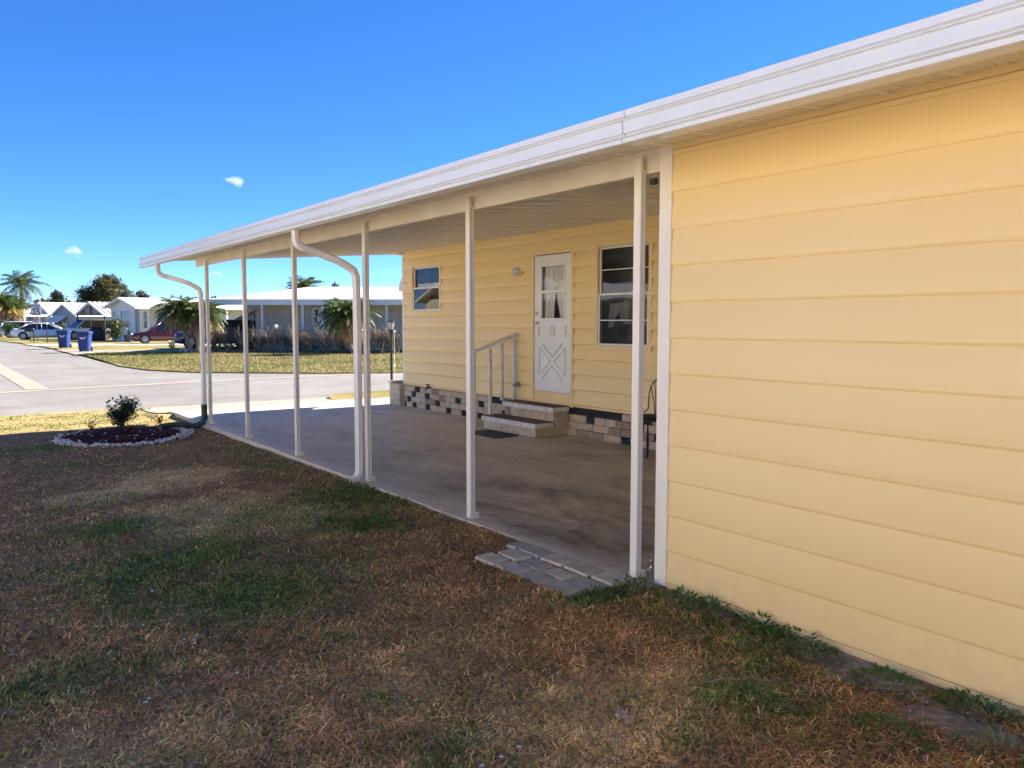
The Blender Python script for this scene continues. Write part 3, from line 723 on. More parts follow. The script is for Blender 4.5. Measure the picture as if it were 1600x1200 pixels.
# ------------------------------------------------------------------ near lawn
def vnoise(x, y, s, seed=0):
    x = np.asarray(x)*s + seed*17.3; y = np.asarray(y)*s + seed*9.1
    xi = np.floor(x).astype(int); yi = np.floor(y).astype(int); fx = x-xi; fy = y-yi
    fx = fx*fx*(3-2*fx); fy = fy*fy*(3-2*fy)
    def h(a, b):
        n = (a*374761393 + b*668265263 + seed*1442695) & 0x7fffffff; n = ((n ^ (n >> 13))*1274126177) & 0x7fffffff
        return ((n ^ (n >> 16)) & 0xffff)/65535.
    return (h(xi,yi)*(1-fx)+h(xi+1,yi)*fx)*(1-fy) + (h(xi,yi+1)*(1-fx)+h(xi+1,yi+1)*fx)*fy
def fbm(x, y, s, seed=0, o=4):
    t = 0; a = .5; n = 0
    for i in range(o): t = t + a*vnoise(x, y, s*2**i, seed+i); n += a; a *= .55
    return t/n
GP = [(1.15,5.1,.55,.8,1.0),(1.35,4.35,.45,.5,1.0),(2.95,6.45,.45,.55,1.0),(2.62,5.3,.28,.25,1.0),(1.6,4.6,.5,.4,.6),(2.4,5.9,.7,.7,.5),(.4,3.7,.4,.3,.5),(3.0,3.3,.25,.3,.8),(3.1,2.4,.3,.5,.6),(1.4,11.3,.6,.3,.5),(1.3,9.6,.6,.3,.4),(2.55,1.9,.25,.2,.7),(2.9,8.6,.3,1.6,.35),(1.0,6.3,.5,.4,.6)]
STRAW_LIGHT = [(1.89,8.1,.42,.38,3),(1.24,7.7,.35,.25,2.4),(1.75,6.6,.42,.36,2.6),(2.05,5.95,.38,.3,3.2),(1.5,5.95,.3,.2,1.3),(2.05,2.15,.5,.28,1.5),(.5,3.0,.6,.35,.7),(1.7,2.9,.5,.35,.6),(2.15,6.9,.4,.4,.6),(.2,2.4,.6,.3,.8)]  # dappled light put into the lawn colour, along with dry straw patches
def field(P, x, y):
    t = 0
    for (a, b, rx_, ry_, k) in P: t = np.maximum(t, k*np.exp(-(((x-a)/rx_)**2 + ((y-b)/ry_)**2)))
    return t
def gh(x, y):          # near lawn height
    x = np.asarray(x, float); y = np.asarray(y, float)
    z = -.012 - .075*np.clip((y-4)/11, 0, 1.0) - .03*np.clip((3-x)/4, 0, 1)
    z = z + .03*(fbm(x, y, .9, 3) - .5) + .016*(fbm(x, y, 5, 5) - .5)
    return z
def lawn_cols(x, y):
    n1 = fbm(x, y, .8, 11); n2 = fbm(x, y, 3.2, 21)
    gr = np.clip(field(GP, x, y)*1.15*(.15+1.5*n2) + np.clip((n1-.62)*3, 0, .35) + np.clip((n2-.66)*3, 0, .45), 0, 1)
    straw_lit = np.clip(field(STRAW_LIGHT, x, y)*(.4+1.2*n2) + .35*(n2-.3), 0, 1)
    sunny = np.clip((y-12.4)/1.2, 0, 1)
    gr = np.clip(gr + sunny*(.6+.5*(n2-.5)*3)*np.clip(1.3-.0*y,0,1), 0, 1)
    straw_lit = np.clip(straw_lit + sunny*.7, 0, 1)
    return gr, straw_lit
xs_ = np.concatenate([np.linspace(-60, -3, 20)[:-1], np.linspace(-3, 3.1, 146), [3.15,3.2,3.25,3.3]])
ys_ = np.concatenate([np.linspace(-40, -1, 14)[:-1], np.linspace(-1, 15.78, 260)])
XX, YY = np.meshgrid(xs_, ys_); ZZ = gh(XX, YY)
ZZ = np.where((XX > 3.17) & (YY > 3.04), -.06, ZZ); ZZ = np.where((YY <= 3.04) & (XX > 3.1), np.maximum(ZZ, -.012), ZZ); ZZ = np.where((XX > 2.9) & (YY > 13.7), np.interp(YY, [13.7,13.95,14.5,15.2,15.8], [-.03,-.04,-.065,-.098,-.12]), ZZ)
bd = lambda t: np.clip(1-np.abs(t), 0, 1)
ZZ = np.where((XX > 2.76) & (XX < 3.17) & (YY > 3.22) & (YY < 4.09), -.05, ZZ)
gr, straw_lit = lawn_cols(XX, YY)
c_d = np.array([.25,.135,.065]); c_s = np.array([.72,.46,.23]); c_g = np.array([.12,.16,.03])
col = c_d*(1-straw_lit[...,None]) + c_s*straw_lit[...,None]; col = col*(1-.8*gr[...,None]) + c_g*.8*gr[...,None]
sand = np.clip(field([(3.25,2.75,.16,.35,1),(3.16,1.75,.17,.35,1.2),(3.03,1.3,.14,.3,1.1),(3.3,2.2,.08,.8,1),(3.18,3.05,.15,.15,.8)], XX, YY)*(.5+fbm(XX, YY, 7, 31)) , 0, 1)
sand = np.clip((sand-.35)*3, 0, 1)
col = col*(1-sand[...,None]) + np.array([.33,.27,.22])*sand[...,None]
def gridmesh(name, XX, YY, ZZ, col, m, kind='structure'):
    ny, nx = XX.shape; me = bpy.data.meshes.new(name)
    idx = np.arange(nx*ny).reshape(ny, nx)
    q = np.stack([idx[:-1,:-1], idx[:-1,1:], idx[1:,1:], idx[1:,:-1]], -1).reshape(-1, 4)
    me.vertices.add(nx*ny); me.vertices.foreach_set('co', np.stack([XX, YY, ZZ], -1).astype(np.float32).ravel())
    me.loops.add(q.size); me.loops.foreach_set('vertex_index', q.ravel().astype(np.int32))
    me.polygons.add(len(q)); me.polygons.foreach_set('loop_start', (np.arange(len(q))*4).astype(np.int32))
    me.update(calc_edges=True); me.validate()
    a = me.color_attributes.new('tint', 'FLOAT_COLOR', 'POINT')
    a.data.foreach_set('color', np.concatenate([col, np.ones(col.shape[:2]+(1,))], -1).astype(np.float32).ravel())
    me.materials.append(m); me.shade_smooth()
    o = bpy.data.objects.new(name, me); C.objects.link(o); o['kind'] = kind; return o
gridmesh('lawn', XX, YY, ZZ, col, attrmat('lawn_soil', rough=.95, nscale=26, amt=.55, bump=.02))

def blades(name, pos, hgt_, wid, lean, head, cols, mtl, label, bend=1.0, cat='grass'):
    """pos (n,3); 3-segment tapered bent blades as one mesh"""
    n = len(pos); segs = 3
    d = np.stack([np.cos(head), np.sin(head), np.zeros(n)], -1); s = np.stack([-np.sin(head), np.cos(head), np.zeros(n)], -1)
    V = np.zeros((n, 7, 3)); ts = [0, .4, .75, 1.0]
    curl = rng.normal(0, .5, n)
    for k, t in enumerate(ts):
        ang = lean*(.35 + .9*bend*t)                       # from vertical
        ang = np.clip(ang, 0, 1.62)
        hor = hgt_*t*np.sin(ang); ver = hgt_*t*np.cos(ang)
        c = pos + d*hor[:,None] + s*(curl*hgt_*.35*t*t)[:,None]; c[:,2] += ver
        if k < 3:
            wk = (wid*(1-.25*t)/2)[:,None]
            V[:,2*k] = c - s*wk; V[:,2*k+1] = c + s*wk
        else: V[:,6] = c
    base = (np.arange(n)*7)[:,None]
    q1 = np.concatenate([base+0, base+1, base+3, base+2], 1); q2 = np.concatenate([base+2, base+3, base+5, base+4], 1)
    tr = np.concatenate([base+4, base+5, base+6], 1)
    me = bpy.data.meshes.new(name)
    me.vertices.add(n*7); me.vertices.foreach_set('co', V.astype(np.float32).ravel())
    li = np.concatenate([q1, q2, tr], 1).ravel()
    me.loops.add(len(li)); me.loops.foreach_set('vertex_index', li.astype(np.int32))
    ls = (np.arange(n)*11)[:,None] + np.array([0,4,8])[None]
    me.polygons.add(3*n); me.polygons.foreach_set('loop_start', ls.ravel().astype(np.int32))
    me.update(calc_edges=True)
    a = me.color_attributes.new('tint', 'FLOAT_COLOR', 'POINT')
    cc = np.repeat(np.concatenate([cols, np.ones((n,1))], 1)[:,None,:], 7, 1)
    a.data.foreach_set('color', cc.astype(np.float32).ravel())
    me.materials.append(mtl)
    o = bpy.data.objects.new(name, me); C.objects.link(o)
    tag(o, label, cat, kind='stuff'); return o
def scatter(N, x0, x1, y0, y1, k=2.3):
    out = []; tot = 0
    while tot < N:
        x = rng.uniform(x0, x1, N); y = rng.uniform(y0, y1, N)
        d = np.hypot(x, y); keep = rng.uniform(0, 1, N) < np.minimum(1, (k/np.maximum(d,.1))**1.9)
        jx = np.minimum(np.abs(x-3.031), np.minimum(np.abs(x-2.876), np.abs(x-2.724))) < .008; jy = (np.abs(((y-3.195) % .232) - .0) < .010)
        # outside of pavers / flower bed
        keep &= ~((x > 2.73) & (y > 3.19) & (y < 4.12) & ~((jx | jy) & (fbm(x, y, 3, 7) > .45))); keep &= x < 3.21 + .015*np.sin(y*9)
        keep &= (((x-2.08)/.80)**2 + ((y-11.75)/1.0)**2) > 1
        ang = np.arctan2(x, y); keep &= (ang > -.12)
        sd = field([(3.25,2.75,.16,.35,1),(3.16,1.75,.17,.35,1.2),(3.03,1.3,.14,.3,1.1),(3.3,2.2,.08,.8,1)], x, y)
        keep &= rng.uniform(0, 1, N) > sd*1.1
        out.append(np.stack([x[keep], y[keep]], -1)); tot += keep.sum()
    return np.concatenate(out)[:N]
gm = attrmat('grass_blade', rough=.6, trans=.25)
NB = 460000
p = scatter(NB, -1.2, 3.22, .7, 15.6)
gr, straw_lit = lawn_cols(p[:,0], p[:,1]); cl_ = fbm(p[:,0], p[:,1], 7, 91, 3); r1 = rng.uniform(0, 1, NB); isg = r1 < gr*.85 + .04
dist = np.hypot(p[:,0], p[:,1])
pos = np.concatenate([p, (gh(p[:,0], p[:,1]) - .004)[:,None]], 1); injoint = (p[:,0] > 2.73) & (p[:,1] > 3.19) & (p[:,1] < 4.12); pos[injoint, 2] = -.02
h_ = np.where(isg, rng.uniform(.015, .045, NB), rng.uniform(.015, .052, NB)); h_ *= (.35 + 1.3*fbm(p[:,0], p[:,1], 4.5, 41)); h_ *= 1-.35*np.clip((dist-7)/6,0,1)
wid = np.where(isg, rng.uniform(.0022, .0048, NB), rng.uniform(.0014, .0042, NB))*(.8 + .16*dist)
lean = np.where(isg, rng.uniform(.3, 1.3, NB), rng.uniform(.8, 1.6, NB))
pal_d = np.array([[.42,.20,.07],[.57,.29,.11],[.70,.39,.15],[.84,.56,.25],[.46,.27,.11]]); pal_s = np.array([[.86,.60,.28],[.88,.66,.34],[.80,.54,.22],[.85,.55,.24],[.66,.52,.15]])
pal_g = np.array([[.07,.125,.022],[.11,.18,.03],[.17,.24,.045],[.24,.28,.07]])
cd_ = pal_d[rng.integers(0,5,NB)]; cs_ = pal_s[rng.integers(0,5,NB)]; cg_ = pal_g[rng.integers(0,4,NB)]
uses = (rng.uniform(0,1,NB) < np.clip(straw_lit*1.1,0,.95))[:,None]
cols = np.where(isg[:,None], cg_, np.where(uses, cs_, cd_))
sunny = (p[:,1] > 12.6)[:,None]; cols = np.where(sunny, cols*np.array([.48,.55,.55]), cols)
cols = cols*rng.uniform(.45, 1.7, (NB,1))*(.45+1.1*cl_[:,None])
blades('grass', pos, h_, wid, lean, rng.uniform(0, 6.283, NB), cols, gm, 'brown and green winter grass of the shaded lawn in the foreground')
# long loose dry stems lying on top
NL = 6500; p = scatter(NL, -1.0, 3.15, .8, 8, 2.0)
pos = np.concatenate([p, (gh(p[:,0], p[:,1]) + rng.uniform(.008,.035,NL))[:,None]], 1)
blades('dry_stems', pos, rng.uniform(.05,.15,NL), rng.uniform(.0012,.0026,NL)*(1+.1*np.hypot(p[:,0],p[:,1])), rng.uniform(3.3,4.6,NL), rng.uniform(0,6.28,NL),
       np.array([[.60,.42,.25],[.45,.29,.16],[.68,.52,.35]])[rng.integers(0,3,NL)]*rng.uniform(.7,1.1,(NL,1)), gm, 'loose dry straw coloured stems lying over the near lawn', bend=.4)
# sunny far lawn tufts
NF = 80000
x = rng.uniform(5.6, 22, NF*4); y = rng.uniform(21.8, 50, NF*4)
import itertools
def inpoly(x, y, P):
    c = np.zeros(len(x), bool); n = len(P)
    for i in range(n):
        x1, y1 = P[i]; x2, y2 = P[(i+1) % n]
        cond = ((y1 > y) != (y2 > y)) & (x < (x2-x1)*(y-y1)/((y2-y1) if y2 != y1 else 1e-9) + x1); c ^= cond
    return c
k = inpoly(x, y, island); 
dv = [(5.62,43.0),(7.2,45.2),(12.0,42.6),(20,37.5),(21.5,39.5),(13.2,45.2),(8.3,48.6),(5.7,51)]
k &= ~inpoly(x, y, dv); k &= (y + .78*x < 55)
x = x[k][:NF]; y = y[k][:NF]; NF = len(x)
n_ = fbm(x, y, .35, 51)
cols = np.where((n_+rng.normal(0,.12,NF) > .5)[:,None], np.array([.32,.245,.115]), np.array([.15,.18,.045]))*rng.uniform(.6,1.25,(NF,1))
blades('far_grass', np.stack([x, y, np.full(NF, -.08)], -1), rng.uniform(.03,.09,NF), rng.uniform(.012,.028,NF), rng.uniform(.3,1.4,NF), rng.uniform(0,6.28,NF), cols, gm, 'sunlit yellow green grass across the road around the palms')

# leaves helper -------------------------------------------------------
def leaf(mb, c, d, n, L, W, fold=.25):
    c = Vector(c); d = Vector(d).normalized(); s = d.cross(Vector(n))
    if s.length < 1e-4: s = d.cross(Vector((1,0,0)))
    s.normalize(); u = s.cross(d)
    mb.add([c, c+d*L*.45+s*W/2+u*W*fold*.5, c+d*L-u*L*.08, c+d*L*.45-s*W/2+u*W*fold*.5, c+d*L*.5], [(0,4,1),(1,4,2),(0,3,4),(4,3,2)])

# weeds along the shed -------------------------------------------------
M['weed'] = [leafmat('weed_leaf', (.06,.14,.03), (.13,.23,.055)), leafmat('weed_grey', (.16,.22,.12), (.24,.30,.17))]
wd = [((3.12,3.13),.13,0,'low green weed clump between pavers and nearest post'),((3.18,2.78),.12,0,'leafy green weed clump under the near corner of the shed wall'),((3.20,2.60),.14,0,'dense dark weed at shed wall beside the bent twig'),
      ((3.22,2.32),.10,0,'small feathery weed below the shed wall after the bent twig'),((3.19,2.12),.15,0,'largest leafy weed mound in the middle of the shed wall'),((3.15,2.0),.10,1,'pale grey green weed in front of the largest mound'),
      ((3.12,1.63),.12,0,'green weed on the bare dirt patch by the shed'),((3.20,1.34),.09,0,'bright leafy weed near the right edge of the shed wall'),((3.17,1.24),.11,1,'grey green rosette weed near the right edge of the lawn'),
      ((2.56,1.86),.09,0,'single broad bladed green weed in brown grass'),((2.75,1.42),.10,0,'green weed tuft in brown grass toward the lower right'),((2.93,1.14),.10,1,'pale weed tuft at the lower right corner'),
      ((3.0,6.5),.20,0,'lush green grass clump around the foot of the nearer downspout'),((2.62,5.28),.14,0,'green clover clump in brown grass beyond the pavers'),((2.85,3.12),.10,0,'small weed clump at the shed side of the pavers')]
for i, ((x, y), r, mi, lb) in enumerate(wd):
    rw = random.Random(i*3+1); mb = MB()
    for k in range(int(1300*r)+40):
        a = rw.uniform(0, 6.28); q = r*math.sqrt(rw.random()); el = rw.uniform(.15, 1.1)*(1.3-q/r*.8)
        px_, py_ = x+q*math.cos(a)*.95, y+q*math.sin(a)*1.4
        if px_ > 3.255: px_ = 3.24 - rw.random()*.05
        if 2.72 < px_ and 3.18 < py_ < 4.13: continue
        z = max(-.015, float(gh(px_, py_))) + rw.uniform(.0, .07)*(1-q/r)
        b2 = a + rw.uniform(-.9, .9)
        leaf(mb, (px_, py_, z), (math.cos(b2)*math.cos(el), math.sin(b2)*math.cos(el), math.sin(el)), (0,0,1), rw.uniform(.018,.045), rw.uniform(.009,.018))
    tag(mb.build('weed', M['weed'][mi]), lb, 'weed', 'weeds in the near lawn')
# pebbles and white flowers
mb = MB(); rk = random.Random(5)
for k in range(190):
    if k < 110: x, y = rk.gauss(3.12,.07), rk.uniform(1.0,3.15)
    elif k < 150: x, y = rk.gauss(3.14,.06), rk.gauss(3.1,.09)
    else: x, y = rk.uniform(2.4,3.15), rk.uniform(.9,3)
    if x > 3.26 or (x > 2.72 and y > 3.16): continue
    s = rk.uniform(.003,.011); z = max(-.012, float(gh(x, y))); mb.ell((x, y, z+s*.35), (s*rk.uniform(.8,1.5), s, s*.55), 6, 4)
tag(mb.build('pebbles', mat('pebble', (.36,.32,.27), .85, (.22,.19,.16), 30)), 'small pale pebbles scattered on the dirt along the shed wall', 'pebbles', kind='stuff')
mb = MB()
fl = [(0.62,4.9),(0.75,5.0),(.8,4.95),(.9,4.85),(.95,4.6),(.72,4.1),(.78,4.05),(.9,3.75),(.95,3.7),(.9,4.0),(1.0,3.3),(1.25,4.65),(1.6,4.9),(.35,4.7),(.3,5.2),(.6,3.2),(2.0,2.05),(1.4,1.9),(1.45,2.1),(1.6,2.05),(1.3,1.8),(2.1,2.5),(1.9,4.0),(2.2,3.2)]
for x, y in fl:
    for q in range(rk.choice([1,1,2])):
        x2, y2 = x+rk.gauss(0,.03), y+rk.gauss(0,.03); z = float(gh(x2, y2))+.045
        for t in range(5): 
            a = t*1.2566; leaf(mb, (x2,y2,z), (math.cos(a),math.sin(a),.3), (0,0,1), .011, .007)
tag(mb.build('wildflowers', mat('white_petal', (.75,.75,.72), .6)), 'tiny white wildflowers dotted through the near grass', 'flowers', kind='stuff')
mb = MB(); mb.tube([(2.35,2.12,0.0),(2.5,2.02,.035),(2.65,1.95,.03),(2.8,1.82,.005),(2.86,1.72,-.02)], [.002,.003,.003,.0025,.0015], 5); 
tag(mb.build('twig', mat('twig', (.22,.15,.10), .9)), 'long thin curved dry twig lying in the near grass', 'twig')
mb = MB(); mb.tube([(3.235,2.52,-.04),(3.23,2.53,.03),(3.225,2.50,.034),(3.2,2.38,.0),(3.19,2.30,-.03)], [.003,.003,.003,.003,.002], 5)
tag(mb.build('twig', mat('twig_pale', (.35,.29,.23), .9)), 'pale bent twig leaning at the foot of the shed wall', 'twig')
mb = MB(); leaf(mb, (2.0,2.02,.0), (1,.3,.3), (0,0,1), .07, .05); leaf(mb, (2.02,2.04,.01), (.4,1,.3), (0,0,1), .06, .04)
tag(mb.build('dry_leaf', mat('dry_leaf', (.42,.27,.16), .8)), 'curled pale brown dry leaf in the grass at bottom centre', 'leaf')
mb = MB(); leaf(mb, (1.02,5.95,-.03), (1,.3,.4), (0,0,1), .06, .05); leaf(mb, (1.05,5.95,-.03), (.3,-1,.5), (0,0,1), .05, .05)
tag(mb.build('dry_leaf', mat('red_leaf', (.40,.10,.06), .8)), 'reddish dry leaf lying in the middle of the lawn', 'leaf')

# ------------------------------------------------------------------ flower bed
bx0, by0 = 2.08, 11.75
mb = MB(); rb_ = random.Random(8)
for k in range(5200):
    a = rb_.uniform(0, 6.28); q = math.sqrt(rb_.random())
    x, y = bx0+.72*q*math.cos(a), by0+.90*q*math.sin(a); z = float(gh(x, y)) + .075*(1-q*q) + rb_.uniform(0,.02)
    h = rb_.uniform(0, 3.14); l = rb_.uniform(.015,.05); d = Vector((math.cos(h), math.sin(h), rb_.uniform(-.35,.35)))*l; s = Vector((-math.sin(h), math.cos(h), rb_.uniform(-.3,.3)))*rb_.uniform(.005,.012)
    c = Vector((x, y, z)); mb.add([c-d-s, c+d-s, c+d+s, c-d+s], [(0,1,2,3)])
nx_ = 24
for i in range(nx_):
    for j in range(6):
        pass
ring = [[(bx0+.76*r*math.cos(t), by0+.94*r*math.sin(t), float(gh(bx0+.76*r*math.cos(t), by0+.94*r*math.sin(t))) + .075*(1-r*r) - .004) for t in np.linspace(0, 6.283, 37)[:-1]] for r in (1,.8,.6,.4,.2,.01)]
mb.add([p_ for r in ring for p_ in r], [(i*36+k, i*36+(k+1) % 36, (i+1)*36+(k+1) % 36, (i+1)*36+k) for i in range(5) for k in range(36)])
tag(mb.build('mulch_bed', leafmat('red_mulch', (.05,.010,.009), (.16,.026,.022), trans=0, rough=.8)), 'round bed of dark red mulch beside the far carport post', 'mulch', kind='stuff')
mb = MB()
for k in range(1150):
    a = rb_.uniform(0, 6.28); 
    dens = (.12 + .88*(math.sin(a) < .1))*(.5+.5*math.sin(a*7)**2)
    if rb_.random() > dens: continue
    q = 1 + rb_.gauss(0,.055) + .03; s = rb_.uniform(.009,.024)
    x, y = bx0+.76*q*math.cos(a), by0+.94*q*math.sin(a); z = float(gh(x, y)) + s*.5 + rb_.uniform(0,.02)
    if x > 3.1: continue
    mb.ell((x, y, z), (s*rb_.uniform(.8,1.4), s*rb_.uniform(.8,1.2), s*.8), 6, 4)
for k in range(40):
    a = rb_.uniform(0, 6.28); q = math.sqrt(rb_.random())*.9; s = rb_.uniform(.008,.016)
    x, y = bx0+.8*q*math.cos(a), by0+1*q*math.sin(a); mb.ell((x, y, float(gh(x,y))+.075*(1-q*q)+.015), (s*1.3, s, s*.7), 6, 4)
tag(mb.build('white_stones', mat('marble_chip', (.64,.62,.59), .7, (.42,.40,.37), 30)), 'ring of white marble chips edging the red mulch bed', 'stones', kind='stuff')
FLM = leafmat('yellow_petal', (.62,.42,.03), (.70,.50,.08))
sh = empty('flowering_shrub', (2.12,12.2,-.03), 'young dark leaved shrub with yellow bloom standing in the red mulch bed', 'shrub')
mb = MB(); lf = MB(); fm = MB(); rs = random.Random(21); bc = Vector((2.14,12.25,0.0)); CAMR = Vector((math.cos(YAW), -math.sin(YAW), 0))
tips = []
for k in range(26):
    a = rs.uniform(0, 6.28); r_ = rs.uniform(.05,.24); h = rs.uniform(.13,.37)*(1.1-.6*r_)
    tip = bc + Vector((math.cos(a)*r_, math.sin(a)*r_, h)); midp = bc + Vector((math.cos(a)*r_*.4, math.sin(a)*r_*.4, h*.55))
    mb.tube([bc+Vector((rs.gauss(0,.02), rs.gauss(0,.02), -.03)), midp, tip], [.007,.005,.002], 5); tips += [(tip, 1), (midp, .5), ((tip+midp)/2, .8)]
for t, w_ in tips:
    for q in range(17):
        a = rs.uniform(0, 6.28); e = rs.uniform(-.4,.9); c = t + Vector((rs.gauss(0,.035), rs.gauss(0,.035), rs.gauss(0,.035)))
        leaf(lf, c, (math.cos(a)*math.cos(e), math.sin(a)*math.cos(e), math.sin(e)), (rs.gauss(0,.3),rs.gauss(0,.3),1), rs.uniform(.04,.075), rs.uniform(.022,.038))
for c in (bc+CAMR*.10+Vector((-.12,-.12,.27)), bc+Vector((.02,.0,.36)), bc-CAMR*.18+Vector((0,0,.34))):
    for t in range(14):
        a = rs.uniform(0,6.28); e = rs.uniform(-.3,1); leaf(fm, c, (math.cos(a)*math.cos(e), math.sin(a)*math.cos(e), math.sin(e)), (0,0,1), .04, .035)
    fm.build('flower', FLM, sh); fm = MB()
mb.build('stems', mat('stem_brown', (.12,.09,.06), .9), sh)
lf.build('leaves', leafmat('shrub_leaf', (.015,.045,.018), (.04,.10,.035), rough=.3, trans=.15), sh)
for (x, y, hh, lb) in ((1.72,11.95,.13,'small yellow flowering plant at the left of the mulch bed'), (2.62,12.15,.12,'small orange yellow plant at the right of the mulch bed')):
    r_ = empty('small_flower_plant', (x,y,-.02), lb, 'flower plant', 'small plants in the mulch bed')
    a_ = MB(); b_ = MB()
    for k in range(26):
        a = rs.uniform(0,6.28); e = rs.uniform(.4,1.4); leaf(a_, (x,y,rs.uniform(0,.05)), (math.cos(a)*math.cos(e), math.sin(a)*math.cos(e), math.sin(e)), (0,0,1), .07,.02)
        leaf(b_, (x+rs.gauss(0,.025),y+rs.gauss(0,.025),rs.uniform(.05,hh)), (math.cos(a)*math.cos(e), math.sin(a)*math.cos(e), math.sin(e)), (0,0,1), .035,.03)
    a_.build('leaves', M['weed'][0], r_); b_.build('flowers', leafmat('orange_petal', (.65,.40,.02), (.6,.25,.02)), r_)

# lamp post near house, hanging ornament rod
lp = empty('lamp_post', (7.33,14.0,-.06), 'black garden lamp post with glass lantern beside the far house corner', 'lamp post')
x, y = 7.33, 14.0
mb = MB(); mb.tube([(x,y,-.08),(x,y,1.28)], .026, 10); mb.tube([(x,y,1.24),(x,y,1.33)], [.03,.05], 10); mb.build('pole', M['black'], lp)
mb = MB(); mb.tube([(x,y,1.33),(x,y,1.47)], [.045,.07], 6); mb.build('lantern_glass', mat('lantern_glass', (.55,.58,.6), .1), lp)
mb = MB(); mb.tube([(x,y,1.47),(x,y,1.485),(x,y,1.515)], [.09,.09,.02], 6)
for k in range(6): a = k*1.047; mb.tube([(x+.045*math.cos(a),y+.045*math.sin(a),1.33),(x+.072*math.cos(a),y+.072*math.sin(a),1.475)], .004, 4)
mb.build('lantern_cap', M['black'], lp)
mb = MB(); x2, y2 = x+.04, y-.05
mb.tube([(x2,y2,1.28),(x2,y2,.10)], .004, 5); mb.ell((x2,y2,1.29),(.022,.022,.03),8,6); mb.ell((x2-.01,y2,.62),(.022,.022,.035),8,6); mb.ell((x2,y2,.12),(.025,.025,.03),8,6)
tag(mb.build('wind_chime', M['white']), 'thin white hanging chime string beside the black lamp post', 'wind chime')

# ================================================================== beyond the road
def place(root, px, D, z=-.08, rot=0, rx=0):
    root.location = at(px, D, z); root.rotation_euler = (rx, 0, -YAW + R(rot)); return root
M['fbeige'] = mat('beige_siding', (.62,.55,.43), .7, (.55,.49,.38), 2)
M['fwhite'] = mat('far_white_wall', (.80,.78,.74), .6, (.73,.71,.67), 1.5)
M['fblue'] = mat('blue_grey_wall', (.30,.34,.38), .7, (.26,.30,.34), 2)
M['fglass'] = mat('far_window_glass', (.03,.035,.04), .06, spec=.9)
M['froof_b'] = mat('bare_metal_roof', (.78,.78,.77), .4, (.68,.68,.68), 1)
M['fdark'] = mat('dark_metal', (.03,.025,.03), .6)
M['stripe'] = mat('brown_roof_stripe', (.10,.075,.07), .6)
M['fcon'] = M['b_grey']

def far_window(root, x0, x1, z0, z1, y, axis='x'):
    """on a wall; axis x: plane y=const facing -y; axis y: plane x=const facing -x"""
    def B(mb, a, b, c, d, o0, o1):
        if axis == 'x': mb.box(a, b, y+o0, y+o1, c, d)
        else: mb.box(y+o0, y+o1, a, b, c, d)
    mb = MB(); t = .07
    B(mb, x0-t, x0, z0-t, z1+t, -.05, -.002); B(mb, x1, x1+t, z0-t, z1+t, -.05, -.002); B(mb, x0, x1, z1, z1+t, -.05, -.002); B(mb, x0, x1, z0-t, z0, -.05, -.002)
    B(mb, x0, x1, (z0+z1)/2-.04, (z0+z1)/2+.04, -.045, -.012)
    f = mb.build('window', M['fwhite'], root)
    mb = MB(); B(mb, x0, x1, z0, z1, -.011, -.004); mb.build('pane', M['fglass'], f); return f

def gable_house(label, W, L, he, hp, wall, roofm, px, D, rot=30, over=.35, stripes=False, open_=False, hb=0):
    r = empty('mobile_home', (0,0,0), label, 'house')
    if not open_:
        mb = MB(); 
        mb.box(0, L, 0, W, 0, he)
        mb.add([(0,0,he),(0,W,he),(0,W/2,hp-.05)], [(0,2,1)]); mb.build('wall', wall, r)
    mb = MB(); t = .07; o = over
    sl = (hp-he)/(W/2); ze = he - sl*o
    mb.extr([(-o,ze),(W/2,hp),(W+o,ze),(W+o,ze+t),(W/2,hp+t),(-o,ze+t)], 'x', -o, L+o); mb.build('roof', roofm, r)
    mb = MB(); mb.extr([(-o-.01,ze-.10),(W/2,hp-.10),(W+o+.01,ze-.10),(W+o+.01,ze+t+.01),(W/2,hp+t+.01),(-o-.01,ze+t+.01)], 'x', -o-.03, -o-.005); 
    mb.box(-o, L+o, -o-.03, -o-.005, ze-.08, ze+t+.012); mb.build('fascia', M['fwhite'], r)
    mb = MB(); x = .1
    while x < L and stripes:
        for s in (0, 1):
            y0_, y1_ = (-o, W/2) if s == 0 else (W+o, W/2)
            w_ = .16
            mb.add([(x,y0_,ze+t+.012),(x+w_,y0_,ze+t+.012),(x+w_,y1_,hp+t+.012),(x,y1_,hp+t+.012)], [(0,1,2,3) if s == 0 else (3,2,1,0)])
        x += .46
    if stripes: mb.build('roof_stripes', M['stripe'], r)
    place(r, px, D, rot=rot); return r

# beige home behind the hedge
bh = empty('mobile_home', (0,0,0), 'long beige home with white roof and porch posts behind the twiggy hedge', 'house')
mb = MB(); mb.extr([(-.02,2.62),(3.7,2.86),(3.7,2.98),(-.02,2.74)], 'x', -6.3, 14); mb.build('porch_roof', M['froof_b'], bh)
mb = MB(); mb.box(-6.32, 14, -.06, -.022, 2.45, 2.76); mb.box(-6.32, -6.3, -.02, 3.7, 2.5, 2.8); mb.build('porch_fascia', M['fwhite'], bh)
mb = MB(); mb.add([(-6.2,3.4,2.95),(14,3.4,2.95),(14,7.2,3.72),(-2.3,7.2,3.72),(-6.2,11,2.95),(14,11,2.95)], [(0,1,2,3),(0,3,4),(3,2,5,4)]); mb.box(-6.2, 14, 3.36, 3.4, 2.85, 2.96); mb.build('main_roof', M['roof'], bh)
mb = MB(); mb.box(-3.7, 14, 1.6, 3.3, 0, 2.6); mb.box(-6.1, 14, 6.5, 6.7, 0, 2.9); mb.box(-3.9, -3.7, 1.6, 6.5, 0, 2.6); mb.build('wall', M['fbeige'], bh)
mb = MB()
for x in np.arange(-3.6, 14, .4): mb.box(x, x+.012, 1.588, 1.6, .4, 2.6)
